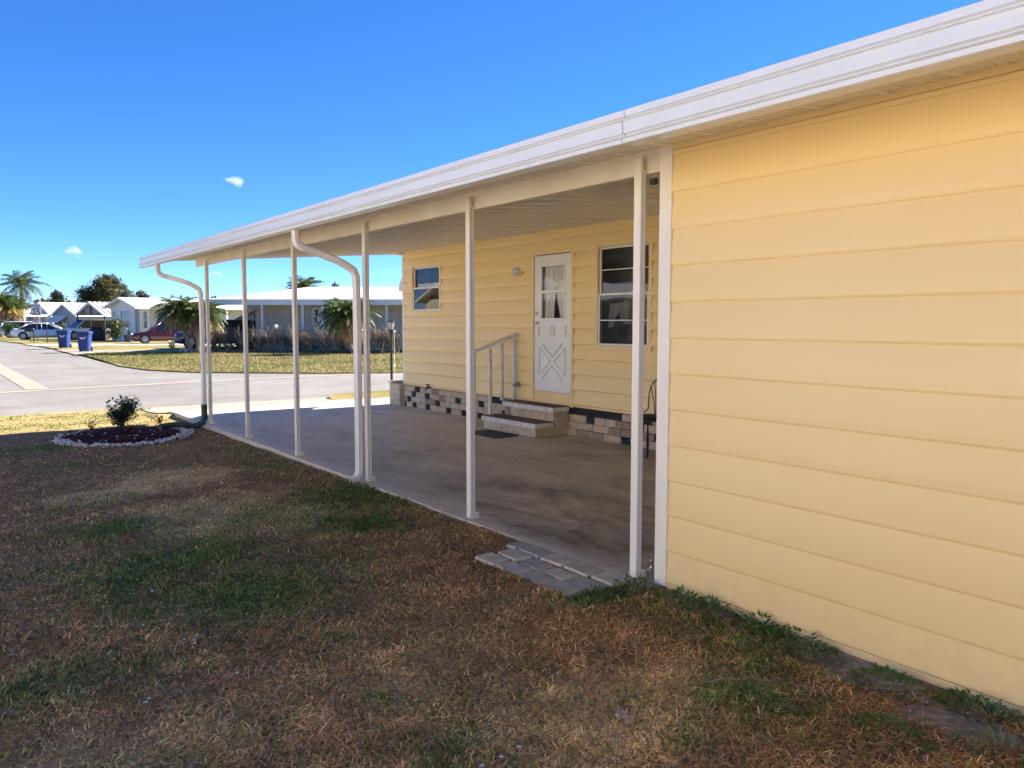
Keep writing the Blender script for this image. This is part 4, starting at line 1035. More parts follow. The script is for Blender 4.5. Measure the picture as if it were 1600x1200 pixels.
mb.build('wall_seams', mat('seam_beige', (.36,.32,.26), .8), bh)
for x in (-3.05, -.9, .15, 3.55, 6.5):
    mb = MB(); mb.box(x-.06, x+.06, .05, .17, 0, 2.46); mb.build('porch_post', M['fwhite'], bh)
wb = far_window(bh, -.72, -.2, 1.5, 2.25, 1.6)
mb = MB(); mb.box(-.52,-.26,1.582,1.588,1.52,1.84); mb.build('window_card', M['fwhite'], wb)
far_window(bh, -5.6, -4.9, 1.2, 2.2, 6.5)
mb = MB(); mb.add([(-4.9,1.2,1.75),(-3.8,1.2,2.3),(-3.8,2.6,2.3),(-4.9,2.6,1.75),(-4.9,1.2,1.69),(-3.8,1.2,2.24),(-3.8,2.6,2.24),(-4.9,2.6,1.69)], [(0,1,2,3),(7,6,5,4),(0,4,5,1),(1,5,6,2),(2,6,7,3),(3,7,4,0)]); mb.build('window_awning', M['fwhite'], bh)
place(bh, 500, 42.2, rot=0)

# white gabled home behind the red car
wh = gable_house('white gabled home with oval wall medallion behind the red car', 3.6, 15, 2.85, 3.5, M['fwhite'], M['roof'], 216, 64.5, 58, over=.45)
far_window(wh, 1.0, 2.15, 1.15, 2.45, 0, 'y'); far_window(wh, 2.75, 3.25, 1.15, 2.45, 0, 'y')
mb = MB(); mb.box(-.05, .18, -.05, .18, 0, 2.8); mb.build('corner_post', M['fblue'], wh)
far_window(wh, .55, .85, 1.05, 2.4, 0)
mb = MB(); mb.box(1.15, 14, -.03, -.005, 0, 2.75); mb.build('porch_wall', mat('pale_grey_wall', (.55,.56,.56), .7, (.49,.5,.5), 3), wh)
mb = MB(); mb.extr([(2.25+.45*math.cos(t), 1.75+.62*math.sin(t)) for t in np.linspace(0, 6.283, 25)[:-1]], 'y', -.09, -.035) 
mb.build('oval_medallion', mat('medallion', (.14,.18,.24), .5, (.06,.08,.11), 9), wh)
mb = MB(); mb.add([(1.2,-2.3,2.62),(14,-2.3,2.62),(14,-.4,2.86),(1.2,-.4,2.86),(1.2,-2.3,2.72),(14,-2.3,2.72),(14,-.4,2.95),(1.2,-.4,2.95)], [(3,2,1,0),(4,5,6,7),(0,1,5,4),(1,2,6,5),(2,3,7,6),(3,0,4,7)]); mb.build('porch_roof', M['roof'], wh)
for x in (1.35, 7):
    mb = MB(); mb.box(x-.1, x+.1, -2.25, -2.05, 0, 2.62); mb.build('porch_post', M['fwhite'], wh)

# striped metal carport
ca = gable_house('open gabled metal carport with white and dark striped roof', 4.2, 4.6, 2.2, 3.25, M['fwhite'], M['froof_b'], 165, 68.5, 58, over=.12, stripes=True, open_=True)
ca['category'] = 'carport'; ca.name = 'metal_carport'
for x in (.05, 4.5):
    for y in (0, 4.2):
        mb = MB(); mb.box(x-.05, x+.05, y-.05, y+.05, 0, 2.2); mb.build('leg', M['fdark'], ca)
mb = MB(); mb.bar((.05,0,2.2),(.05,4.2,2.2),.08,.1); mb.bar((.05,2.1,2.2),(.05,2.1,3.15),.07,.07); mb.bar((.05,1.0,2.2),(.05,1.0,2.65),.05,.05); mb.bar((.05,3.2,2.2),(.05,3.2,2.65),.05,.05); mb.build('truss', M['fdark'], ca)
mb = MB(); mb.add([(.12,0,2.28),(.12,4.2,2.28),(.12,2.1,3.2)], [(0,2,1)]); mb.build('gable_panel', mat('tan_panel', (.36,.31,.27), .8), ca)
# grey-blue home with awning
hb = gable_house('blue grey home with dark striped roof and raised window awning beyond the carport', 4.2, 7, 2.3, 3.35, M['fblue'], M['froof_b'], 122, 80, 58, over=.25, stripes=True)
far_window(hb, 1.9, 3.9, .8, 1.7, 0, 'y')
mb = MB(); mb.add([(-1.0,1.7,1.55),(-.03,1.7,2.25),(-.03,4.1,2.25),(-1.0,4.1,1.55),(-1.0,1.7,1.5),(-.03,1.7,2.2),(-.03,4.1,2.2),(-1.0,4.1,1.5)], [(3,2,1,0),(4,5,6,7),(0,1,5,4),(2,3,7,6),(1,2,6,5),(3,0,4,7)]); mb.build('window_awning', M['fwhite'], hb)
hc = gable_house('pale blue home with plain white gabled roof behind the white sedan', 4.6, 9, 2.35, 3.8, mat('pale_blue_wall', (.38,.43,.46), .7), M['roof'], 84, 92, 58, over=.3)
far_window(hc, .6, 1.4, 1.0, 2.1, 0, 'y'); far_window(hc, 2.4, 3.2, 1.0, 2.1, 0, 'y')
mb = MB(); mb.box(-3.2, -.32, 0, 5.2, 2.15, 2.4); mb.build('porch_roof', M['roof'], hc)
for y in (.1, 2.6, 5.0):
    mb = MB(); mb.box(-3.1, -2.95, y-.08, y+.08, 0, 2.15); mb.build('porch_post', M['fwhite'], hc)
hd = gable_house('distant white roofed home half hidden behind the palms at the far left', 4.6, 9, 2.4, 3.2, M['fblue'], M['roof'], 46, 100, 40, over=.3)
far_window(hd, .8, 1.6, .9, 2.0, 0)

# ------------------------------------------------------------------ cars
def carmat(name, c): 
    m = mat(name, c, .22, spec=.7); m.node_tree.nodes['Principled BSDF'].inputs['Coat Weight'].default_value = .6; return m
M['tyre'] = mat('tyre', (.02,.02,.02), .85); M['rim'] = mat('rim', (.45,.45,.47), .35, metal=.7)
M['carglass'] = mat('car_glass', (.015,.018,.022), .04, spec=1)
M['lamp_c'] = mat('headlamp', (.7,.72,.75), .1); M['lamp_r'] = mat('tail_lamp', (.35,.01,.01), .2)
def car_(label, paint, L=4.7, W=1.8, H=1.45, kind='sedan'):
    r = empty('parked_car', (0,0,0), label, 'car')
    suv = kind == 'suv'
    sill = .22 if not suv else .28; belt = .92 if not suv else 1.05
    N_ = 26; mb = MB(); rows = 7; vs = []
    for i in range(N_+1):
        u = i/N_; x = (u-.5)*L                      # nose at +x
        e = abs(2*u-1); hw = W/2*(1 - .16*max(0,(e-.7)/.3)**2.0)
        if u > .70: tz = belt - (.20 if not suv else .14)*((u-.70)/.30)**1.3 - (.12 if u > .985 else 0)
        elif u < .14: tz = belt + (.04 if not suv else 0) - (.10 if u < .02 else 0)
        else: tz = belt
        lo = sill + .10*max(0,(e-.85)/.15)
        nar = max(0, (e-.96)/.04)
        prof_ = [(hw*.93, lo), (hw*(1-.03*nar), lo+.16), (hw*(1-.02*nar), (lo+tz)/2+.05), (hw*.975, tz-.10), (hw*.90, tz-.015), (hw*.5, tz+.018), (0, tz+.028)]
        full = [(y_, z_) for y_, z_ in prof_] + [(-y_, z_) for y_, z_ in prof_[-2::-1]]
        vs += [(x, y_, z_) for y_, z_ in full]
    n = 13
    fs = [(i*n+k, (i+1)*n+k, (i+1)*n+k+1, i*n+k+1) for i in range(N_) for k in range(n-1)] + [(i*n+n-1, (i+1)*n+n-1, (i+1)*n, i*n) for i in range(N_)]
    fs += [tuple(range(n)), tuple(N_*n+k for k in range(n-1,-1,-1))]
    mb.add(vs, fs); body = mb.build('body', paint, r, smooth=True)
    # greenhouse
    if suv: gx = [(-.47,.02,.80),(-.43,.75,.78),(-.40,1.0,.74),(.06,1.0,.74),(.10,.97,.74),(.25,.02,.80)]
    else: gx = [(-.40,.02,.78),(-.24,.86,.70),(-.16,1.0,.68),(.04,1.0,.68),(.09,.93,.69),(.26,.0,.80)]
    gh_ = H - belt; mb = MB(); rf = MB(); vs = []; rv = []
    for u, h, wf_ in gx:
        x = u*L; z = belt + .01 + (gh_-.05)*h
        vs += [(x, W/2*.92, belt-.02), (x, W/2*(.92+(wf_-.92)*h), z), (x, -W/2*(.92+(wf_-.92)*h), z), (x, -W/2*.92, belt-.02)]
        rv.append((x, W/2*(.92+(wf_-.92)*h)+.008, z))
    k = len(gx)
    mb.add(vs, [(i*4+j, (i+1)*4+j, (i+1)*4+j+1, i*4+j+1) for i in range(k-1) for j in range(3)] + [(0,1,2,3), ((k-1)*4+3,(k-1)*4+2,(k-1)*4+1,(k-1)*4)])
    mb.build('windows', M['carglass'], r)
    # roof skin over the middle, and pillars
    a, b = 1, 4; seg = rv[a:b+1]; vs = []
    for x, y_, z in seg: vs += [(x, y_, z-.01), (x, y_*.97, z+.03), (x, 0, z+.055), (x, -y_*.97, z+.03), (x, -y_, z-.01)]
    rf.add(vs, [(i*5+j, (i+1)*5+j, (i+1)*5+j+1, i*5+j+1) for i in range(len(seg)-1) for j in range(4)])
    for s in (1, -1):
        for i in (0, len(gx)-2):
            p, q = rv[i], rv[i+1]; rf.bar((p[0], s*(W/2*.92+.005), belt-.02) if i == 0 else (p[0], s*p[1], p[2]), (q[0], s*q[1], q[2]) if i == 0 else (q[0], s*(W/2*.92+.005), belt-.02), .05, .07)
        xm = (-.02)*L; rf.bar((xm, s*(W/2*.92+.006), belt), (xm-.05, s*(W/2*.69+.01), H-.05), .03, .07)
    rf.build('roof', paint, r, smooth=True)
    wr = .33 if not suv else .37
    for sx in (-.305, .31):
        for s in (1, -1):
            mb = MB(); y_ = s*(W/2-.10)
            mb.tube([(sx*L, y_-.11, wr), (sx*L, y_+.11, wr)], wr, 22); 
            o = mb.build('wheel', M['tyre'], r)
            mb = MB(); yo = y_+s*.112
            mb.tube([(sx*L, yo, wr), (sx*L, yo+s*.006, wr)], wr*.66, 18)
            o2 = mb.build('rim', M['rim'], o)
            mb = MB(); 
            for t in range(7):
                a_ = t*.8976+.2; mb.bar((sx*L+math.cos(a_)*wr*.25, yo+s*.008, wr+math.sin(a_)*wr*.25), (sx*L+math.cos(a_)*wr*.6, yo+s*.008, wr+math.sin(a_)*wr*.6), .05, .004, up=(0,1,0))
            mb.build('rim_gaps', M['tyre'], o)
            mb = MB(); arc = [(sx*L+math.cos(t)*(wr+.05), wr+math.sin(t)*(wr+.05)) for t in np.linspace(-.1, math.pi+.1, 16)]
            mb.extr(arc, 'y', s*(W/2-.02), s*(W/2+.004)) if s > 0 else mb.extr(arc, 'y', -W/2-.004, -W/2+.02)
            mb.build('wheel_arch', M['tyre'], r)
    for s in (1, -1):
        mb = MB(); mb.ell((L*.475, s*W*.34, belt-.24), (.10,.20,.075), 12, 6); mb.build('headlight', M['lamp_c'], r, smooth=True)
        mb = MB(); mb.ell((-L*.475, s*W*.36, belt-.10), (.10,.16,.08), 12, 6); mb.build('tail_light', M['lamp_r'], r, smooth=True)
        mb = MB(); mb.ell((L*.19, s*(W/2+.07), belt+.02), (.06,.09,.06), 10, 6); mb.build('mirror', paint, r, smooth=True)
    mb = MB(); mb.bbox(L*.47, L*.497, -.45, .45, sill+.14, sill+.36, .01); mb.build('grille', M['fdark'], r)
    return r
place(car_('white sedan parked side on behind the speed limit sign', carmat('white_paint', (.78,.79,.80)), 5.0, 1.85, 1.46), 72, 70.5, rot=20)
place(car_('second white car mostly hidden beyond the white sedan', carmat('white_paint_b', (.76,.77,.78)), 4.7, 1.8, 1.6, 'suv'), 46, 79, rot=22)
place(car_('dark red car parked nose left before the white gabled home', carmat('red_paint', (.085,.005,.009)), 4.9, 1.85, 1.55), 262, 58, rot=208)
place(car_('dark blue car with pale roof parked in the bay of the beige home', carmat('navy_paint', (.05,.06,.09)), 4.6, 1.85, 1.7, 'suv'), 340, 47.5, rot=196)
place(car_('white utility vehicle parked under the striped metal carport', carmat('white_paint_c', (.72,.74,.78)), 4.6, 1.9, 1.75, 'suv'), 136, 71, rot=232)

# ------------------------------------------------------------------ bins
def wheelie(label, px, D, rot, lidc):
    r = empty('wheelie_bin', (0,0,0), label, 'bin', 'blue bins at the kerb')
    blue = mat('bin_blue', (.004,.04,.20), .55, (.003,.035,.17), 6)
    def loft(sec):
        mb = MB(); n = 8; vs = []
        for (w_, d, z, c) in sec:
            k = .05
            vs += [(-w_+k,-d+c,z),(w_-k,-d+c,z),(w_,-d+k+c,z),(w_,d-k+c,z),(w_-k,d+c,z),(-w_+k,d+c,z),(-w_,d-k+c,z),(-w_,-d+k+c,z)]
        m_ = len(sec)
        mb.add(vs, [(i*8+j, i*8+(j+1)%8, (i+1)*8+(j+1)%8, (i+1)*8+j) for i in range(m_-1) for j in range(8)] + [tuple(range(7,-1,-1)), tuple(range((m_-1)*8, m_*8))]); return mb
    loft([(.22,.24,.04,0),(.24,.27,.12,0),(.29,.35,.93,0),(.33,.39,.93,0),(.33,.39,1.0,0)]).build('body', blue, r)
    loft([(.335,.40,1.005,0),(.335,.40,1.035,0),(.28,.34,1.075,0)]).build('lid', lidc, r)
    for s in (1, -1):
        mb = MB(); mb.tube([(s*.235+ s*.02, .27, .125), (s*.30, .27, .125)], .125, 16); o = mb.build('wheel', M['tyre'], r)
    mb = MB(); mb.tube([(-.26,.42,.98),(-.26,.47,.99),(.26,.47,.99),(.26,.42,.98)], .018, 6); mb.build('handle', blue, r)
    # white swoosh emblem on the front face
    mb = MB(); em = []
    def P(u, v): zz = .70+v; return (u, -(.27+(.35-.27)*(zz-.12)/.81) - .006, zz)
    A = [(-.16,.075),(-.05,.05),(.06,.055),(.17,.09),(.12,.03),(.05,-.035),(-.03,-.05),(-.11,-.01)]
    mb.add([P(*a) for a in A], [tuple(range(len(A)))]); mb.build('emblem', M['fwhite'], r)
    mb = MB(); mb.add([(x, y-.004, z) for x, y, z in [P(-.05,.035),P(.06,.04),(P(.02,-.01)),P(-.03,-.02)]], [(0,1,2,3)]); mb.build('emblem_centre', blue, r)
    place(r, px, D, rot=rot, z=-.075); return r
wheelie('blue wheeled bin with white emblem and black lid, the farther one', 101, 47.0, 14, M['rubber'])
wheelie('blue wheeled bin with white emblem and blue lid, the nearer one', 133, 41.5, 14, mat('bin_lid_blue', (.03,.05,.12), .45))

# ------------------------------------------------------------------ signs, posts
def textobj(body, size, loc, parent, m, name='lettering'):
    cu = bpy.data.curves.new('t', 'FONT'); cu.body = body; cu.size = size; cu.align_x = 'CENTER'; cu.align_y = 'CENTER'; cu.extrude = .002; cu.offset = size*.012
    t = bpy.data.objects.new('t', cu); C.objects.link(t)
    dg = bpy.context.evaluated_depsgraph_get(); me = bpy.data.meshes.new_from_object(t.evaluated_get(dg))
    bpy.data.objects.remove(t); me.transform(Matrix.Translation(loc) @ Matrix.Rotation(R(90), 4, 'X'))
    me.materials.clear(); me.materials.append(m)
    o = bpy.data.objects.new(name, me); C.objects.link(o); o.parent = parent; return o
ss = empty('speed_sign', (0,0,0), 'white speed limit 25 sign with small red bordered sign on one post', 'road sign')
mb = MB(); mb.box(-.03,.03,.0,.04,-.03,2.98); mb.build('post', mat('galvanised', (.30,.31,.30), .5, metal=.4), ss)
mb = MB(); mb.bbox(-.34,.34,-.02,-.004,2.08,2.98,.008); pn = mb.build('sign_panel', mat('sign_white', (.75,.76,.77), .4), ss)
ink = mat('sign_ink', (.015,.015,.018), .5)
mb = MB()
for a in ((-.32,-.305,2.10,2.96),(.305,.32,2.10,2.96),(-.304,.304,2.10,2.115),(-.304,.304,2.945,2.96)): mb.box(a[0],a[1],-.024,-.0205,a[2],a[3])
mb.build('sign_border', ink, pn)
textobj('SPEED', .20, (0,-.022,2.82), pn, ink); textobj('LIMIT', .20, (0,-.022,2.63), pn, ink); textobj('25', .58, (0,-.022,2.33), pn, ink)
mb = MB(); mb.bbox(-.20,.20,-.02,-.004,1.48,1.98,.006); p2 = mb.build('lower_panel', M['fwhite'], ss)
mb = MB(); red = mat('sign_red', (.45,.03,.05), .5)
for a in ((-.19,-.15,1.49,1.97),(.15,.19,1.49,1.97),(-.149,.149,1.49,1.53),(-.149,.149,1.93,1.97)): mb.box(a[0],a[1],-.025,-.0205,a[2],a[3])
mb.tube([(-.10,-.026,1.66),(.10,-.026,1.86)], .018, 4); mb.tube([(.085*math.cos(t),-.026,1.76+.10*math.sin(t)) for t in np.linspace(0,6.283,20)], .014, 4, cap=False); mb.build('sign_border', red, p2)
place(ss, 59.5, 63, rot=27)
def garden_post(label, px, D, h, tilt=0):
    r = empty('garden_light', (0,0,0), label, 'garden light', 'black garden light posts')
    mb = MB(); mb.tube([(0,0,-.02),(0,0,h-.14)], .035, 8); mb.build('post', M['black'], r)
    mb = MB(); mb.tube([(0,0,h-.14),(0,0,h-.03)], [.05,.08], 6); mb.build('lantern', M['lamp_c'], r)
    mb = MB(); mb.tube([(0,0,h-.03),(0,0,h+.03)], [.11,.02], 6); mb.build('cap', M['fwhite'], r)
    place(r, px, D); r.rotation_euler[1] = R(tilt); return r
garden_post('leaning black garden light post in front of the middle of the hedge', 427, 36.5, 1.42, 6)
garden_post('upright black garden light post in front of the white sedan', 75, 60, 1.5)
mbx = empty('mailbox', (0,0,0), 'black mailbox on twin posts beside the road left of the speed sign', 'mailbox')
mb = MB(); mb.bbox(-.42,.22,-.14,.14,.82,1.08,.04); mb.build('box', M['black'], mbx)
for x in (-.05, .12, .2): 
    mb = MB(); mb.box(x-.02,x+.02,-.02,.02,0,.83); mb.build('post', M['fdark'], mbx)
place(mbx, 50, 60, rot=25)

# ------------------------------------------------------------------ palms
M['frond'] = [leafmat('frond_green', (.035,.065,.014), (.11,.155,.03), rough=.4, trans=.4), leafmat('frond_yellow', (.26,.21,.04), (.42,.30,.07), trans=.45), leafmat('frond_dead', (.20,.12,.06), (.30,.20,.11), trans=.2)]
M['ptrunk'] = mat('palm_trunk', (.30,.25,.20), .95, (.16,.13,.10), 3, bump=.02, bscale=9, stretch=(1,1,5))
def palm(name, label, px, D, stems, fl, nfr, lw=.035, ll=.24, yellow=.2, dead=.25, seed=1, step=.055, cat='palm', trunk_r=.09, z=-.08, group=None):
    rp_ = random.Random(seed); r = empty(name, (0,0,0), label, cat, group)
    mats = (MB(), MB(), MB())
    for (path) in stems:
        mb = MB(); P_ = [Vector(p_) for p_ in path]; pts = []
        for i in range(len(P_)-1):
            for t in np.linspace(0,1,8)[:-1]: pts.append(P_[i].lerp(P_[i+1], t))
        pts.append(P_[-1])
        rad = [trunk_r*(1.25 - .45*i/len(pts))*(1+.10*(i%2)) for i in range(len(pts))]
        mb.tube(pts, rad, 9); mb.build('trunk', M['ptrunk'], r)
        top = P_[-1]
        for k in range(nfr):
            f_ = k/nfr; az = k*2.39996 + rp_.uniform(-.2,.2)
            el = 1.35 - 2.05*f_ + rp_.uniform(-.1,.1); L_ = fl*rp_.uniform(.8,1.08)*(.75+.35*min(1,f_*2.2))
            sag = rp_.uniform(1.0,1.5)
            if f_ > 1-dead: b = mats[2]
            elif f_ > 1-dead-yellow and math.cos(az+.2) > -.4: b = mats[1]
            else: b = mats[0]
            pos_ = top.copy(); n = max(8, int(L_/step)); e = el; pts = [pos_.copy()]
            for i in range(n):
                e -= sag/n*(.5+1.1*i/n)
                pos_ = pos_ + Vector((math.cos(az)*math.cos(e), math.sin(az)*math.cos(e), math.sin(e)))*(L_/n); pts.append(pos_.copy())
            b.tube(pts[::2] if len(pts) > 6 else pts, [.016*(1-.8*i/len(pts[::2])) for i in range(len(pts[::2]))], 4, cap=False)
            side = Vector((-math.sin(az), math.cos(az), 0))
            for i in range(2, n+1):
                d = (pts[i]-pts[i-1]).normalized(); u = side.cross(d)
                l2 = ll*math.sin(math.pi*min(.97, (i/n)*.85+.1))*rp_.uniform(.8,1.15)
                for s in (1, -1):
                    dd = (side*s*.8 + d*.65 + Vector((0,0,-.35)) + u*rp_.uniform(-.25,.45)).normalized()
                    w2 = (d*lw*.5); c = pts[i]; m_ = c + dd*l2*.55
                    b.add([c-w2*.6, c+w2*.6, m_+w2, c+dd*l2-Vector((0,0,l2*.18)), m_-w2], [(0,1,2,4),(4,2,3)])
    for b, nm, m_ in zip(mats, ('crown', 'yellow_fronds', 'dead_fronds'), M['frond']):
        if b.v: b.build(nm, m_, r)
    place(r, px, D, z=z); return r
palm('date_palm', 'double stemmed pygmy date palm left of the beige home with shaggy crown', 302, 39.8, [[(-.10,0,0),(-.28,0,.7),(-.62,.05,1.55),(-.66,.05,2.15)],[(.22,.05,0),(.24,.1,1.0),(.45,.1,1.65),(.52,.05,1.95)]], 1.38, 84, lw=.04, ll=.30, yellow=.12, dead=.16, seed=3, trunk_r=.085)
palm('date_palm', 'single leaning pygmy date palm in front of the hedge with orange dry fronds', 552, 38.8, [[(0,0,0),(-.16,0,.5),(-.42,0,1.3),(-.30,0,1.95)]], 1.6, 100, lw=.04, ll=.30, seed=9, yellow=.14, dead=.12)
palm('queen_palm', 'tall feathery palm with slim pale trunk at the far left', 37.5, 88, [[(0,0,0),(0,0,3),(.0,0,5.8)]], 2.9, 34, lw=.08, ll=.62, yellow=0, dead=.08, seed=5, step=.10, trunk_r=.19)
palm('bushy_palm', 'yellowing bushy palm nearest the left picture edge', 4, 82, [[(0,0,0),(0,0,2.4),(0,0,3.6)]], 2.1, 44, lw=.08, ll=.55, yellow=.2, dead=.2, seed=6, step=.09, trunk_r=.16)
palm('bushy_palm', 'yellowing bushy palm with hanging dead fronds beside the tall palm trunk', 22, 83, [[(0,0,0),(0,0,1.9),(0,0,2.9)]], 1.9, 46, lw=.08, ll=.55, yellow=.25, dead=.28, seed=7, step=.09, trunk_r=.16)
palm('queen_palm', 'palm crown rising above the white roof of the beige home', 474, 72, [[(0,0,0),(0,0,2.5),(.1,0,4.7)]], 2.1, 34, lw=.08, ll=.55, yellow=.15, dead=.05, seed=8, step=.09, trunk_r=.16)

# ------------------------------------------------------------------ shrubs & hedge
M['twig_g'] = mat('grey_twig', (.34,.28,.23), .9, (.22,.18,.15), 6); M['twig_leaf'] = leafmat('dry_hedge_leaf', (.12,.10,.06), (.28,.21,.15), trans=.2); M['twig_dark'] = leafmat('hedge_dark_leaf', (.02,.035,.018), (.06,.07,.03), trans=.15)
protos = []
def twiggy(seed):
    rt = random.Random(seed); r = empty('hedge_shrub', (0,0,0)); a_ = MB(); b_ = MB(); c_ = MB()
    for k in range(9):
        az = rt.uniform(0,6.28); q = rt.uniform(.03,.2); b0 = Vector((math.cos(az)*q*.7, math.sin(az)*q*.7, 0)); t0 = Vector((math.cos(az)*(q+.22), math.sin(az)*(q+.22), rt.uniform(.5,.8)))
        a_.tube([b0, b0.lerp(t0,.5)+Vector((rt.gauss(0,.03),rt.gauss(0,.03),0)), t0], [.028,.022,.014], 5)
        for j in range(10):
            az2 = az + rt.gauss(0,1.1); s0 = b0.lerp(t0, rt.uniform(.4,1)); L_ = rt.uniform(.35,.75); lean_ = rt.uniform(.1,.8)
            e = s0 + Vector((math.cos(az2)*math.sin(lean_), math.sin(az2)*math.sin(lean_), math.cos(lean_)))*L_
            if e.z > 1.5: e.z = 1.5 - rt.random()*.1
            a_.tube([s0, s0.lerp(e,.5)+Vector((rt.gauss(0,.02),rt.gauss(0,.02),0)), e], [.010,.008,.005], 3, cap=False)
            for q_ in range(5):
                tt = rt.uniform(.3,1); c = s0.lerp(e, tt); az3 = rt.uniform(0,6.28); l3 = rt.uniform(.10,.22)
                f = c + Vector((math.cos(az3)*.6, math.sin(az3)*.6, .75)).normalized()*l3; a_.tube([c, f], [.005,.003], 3, cap=False)
                for w_ in range(3): leaf(b_, c.lerp(f, rt.random()), (rt.gauss(0,1),rt.gauss(0,1),rt.gauss(.5,1)), (0,0,1), rt.uniform(.03,.07), .022)
    for k in range(420):
        az = rt.uniform(0,6.28); q = .42*math.sqrt(rt.random()); z = rt.uniform(.1,.75)
        leaf(c_, (math.cos(az)*q, math.sin(az)*q, z), (rt.gauss(0,1),rt.gauss(0,1),rt.gauss(0,.6)), (0,0,1), rt.uniform(.06,.12), .045)
    a_.build('branches', M['twig_g'], r); b_.build('dry_leaves', M['twig_leaf'], r); c_.build('inner_leaves', M['twig_dark'], r)
    return r
protos = [twiggy(31+i) for i in range(4)]
ordn = ['first','second','third','fourth','fifth','sixth','seventh','eighth','ninth','tenth','eleventh','twelfth','thirteenth','fourteenth','fifteenth']
NH = 14
for i in range(NH):
    o = protos[i] if i < 4 else copy_tree(protos[i % 4])
    u = i/(NH-1); px = 338 + u*(618-338); D = 41.2 - 1.6*u
    place(o, px, D, rot=(i*67) % 360); sc = 1 + .12*math.sin(i*2.1); o.scale = (sc*1.05, sc*1.05, .97+.05*math.sin(i*1.7))
    tag(o, 'bare twiggy shrub, %s from the left in the hedge before the beige home' % ordn[i], 'shrub', 'twiggy hedge shrubs')
def bush(name, label, px, D, rx_, ry_, rz_, n, ms, ll_=.12, seed=1, cz=None, cat='shrub', flowers=None):
    rb2 = random.Random(seed); r = empty(name, (0,0,0), label, cat); a_ = MB(); s_ = MB(); f_ = MB()
    cz = cz or rz_
    for k in range(7):
        az = rb2.uniform(0,6.28); s_.tube([(0,0,0),(math.cos(az)*rx_*.3,math.sin(az)*ry_*.3,cz*.7),(math.cos(az)*rx_*.7,math.sin(az)*ry_*.7,cz+rz_*.4)], [.03,.02,.01], 4)
    for k in range(n):
        v = Vector((rb2.gauss(0,1),rb2.gauss(0,1),rb2.gauss(0,1))).normalized(); q = rb2.random()**.4
        q *= .8 + .35*mnoise.noise(v*1.8 + Vector((seed,0,0)))
        c = Vector((v.x*rx_*q, v.y*ry_*q, cz + v.z*rz_*q))
        if c.z < .03: continue
        leaf(a_, c, (v + Vector((rb2.gauss(0,.7),rb2.gauss(0,.7),rb2.gauss(.2,.6)))), (rb2.gauss(0,.4),rb2.gauss(0,.4),1), ll_*rb2.uniform(.7,1.3), ll_*.5)
        if flowers and k % 60 == 0: f_.ell(c*1.0 + v*.05, (.06,.06,.06), 6, 4)
    s_.build('stems', M['twig_g'], r); a_.build('leaves', ms, r)
    if flowers: f_.build('flowers', flowers, r)
    place(r, px, D); return r
gl = leafmat('bush_leaf', (.02,.055,.015), (.06,.11,.03))
bush('round_bush', 'round clipped green bush left of the white sedan', 19.5, 74, 1.0, 1.0, .62, 2600, gl, .12, 2, cz=.95)
bush('flowering_bush', 'leafy green bush with yellow flower in front of the striped carport', 181, 61.5, .75, .7, .95, 2600, gl, .12, 4, cz=.98, flowers=mat('bush_flower', (.7,.4,.02), .6))
bush('small_bush', 'small low green shrub by the double stemmed palm', 269, 42, .22, .2, .3, 260, gl, .07, 5, cz=.32)
pot = empty('plant_pot', (0,0,0), 'dark teal planter pot at the white home corner', 'plant pot')
mb = MB(); mb.tube([(0,0,0),(0,0,.5),(0,0,.56)], [.26,.36,.40], 16); mb.build('pot', mat('pot_teal', (.04,.07,.09), .5), pot)
mb = MB(); rp2 = random.Random(2)
for k in range(60):
    a = rp2.uniform(0,6.28); e = rp2.uniform(.5,1.5); leaf(mb, (0,0,.55), (math.cos(a)*math.cos(e), math.sin(a)*math.cos(e), math.sin(e)), (0,0,1), rp2.uniform(.3,.6), .03)
mb.build('plant', gl, pot); place(pot, 202, 61.5)
gr_ = empty('covered_grill', (0,0,0), 'black covered grill standing in the striped carport', 'grill')
mb = MB(); mb.bbox(-.55,.55,-.3,.3,.0,1.0,.08); mb.bbox(-.45,.45,-.26,.26,.99,1.18,.09); mb.build('cover', M['rubber'], gr_); place(gr_, 153, 66)
mb = MB(); mb.bbox(-.14,.14,-.14,.14,0,.34,.03); mb.bbox(-.16,.16,-.16,.16,.33,.38,.02)
tb = mb.build('storage_tub', mat('teal_plastic', (.18,.36,.36), .5)); tag(tb, 'small teal tub standing at the foot of the hedge', 'tub'); place(tb, 495, 40.6)
mb = MB(); mb.tube([(.16*math.cos(t), 0, .0+.22*math.sin(t)) for t in np.linspace(.2,2.9,12)], .045, 8); mb.tube([(.22+.12*math.cos(t), .05, .0+.16*math.sin(t)) for t in np.linspace(.2,2.9,10)], .04, 8)
orn = mb.build('garden_ornament', M['fwhite']); tag(orn, 'small white arched garden ornament beside the palm trunks', 'ornament'); place(orn, 286, 40.5)

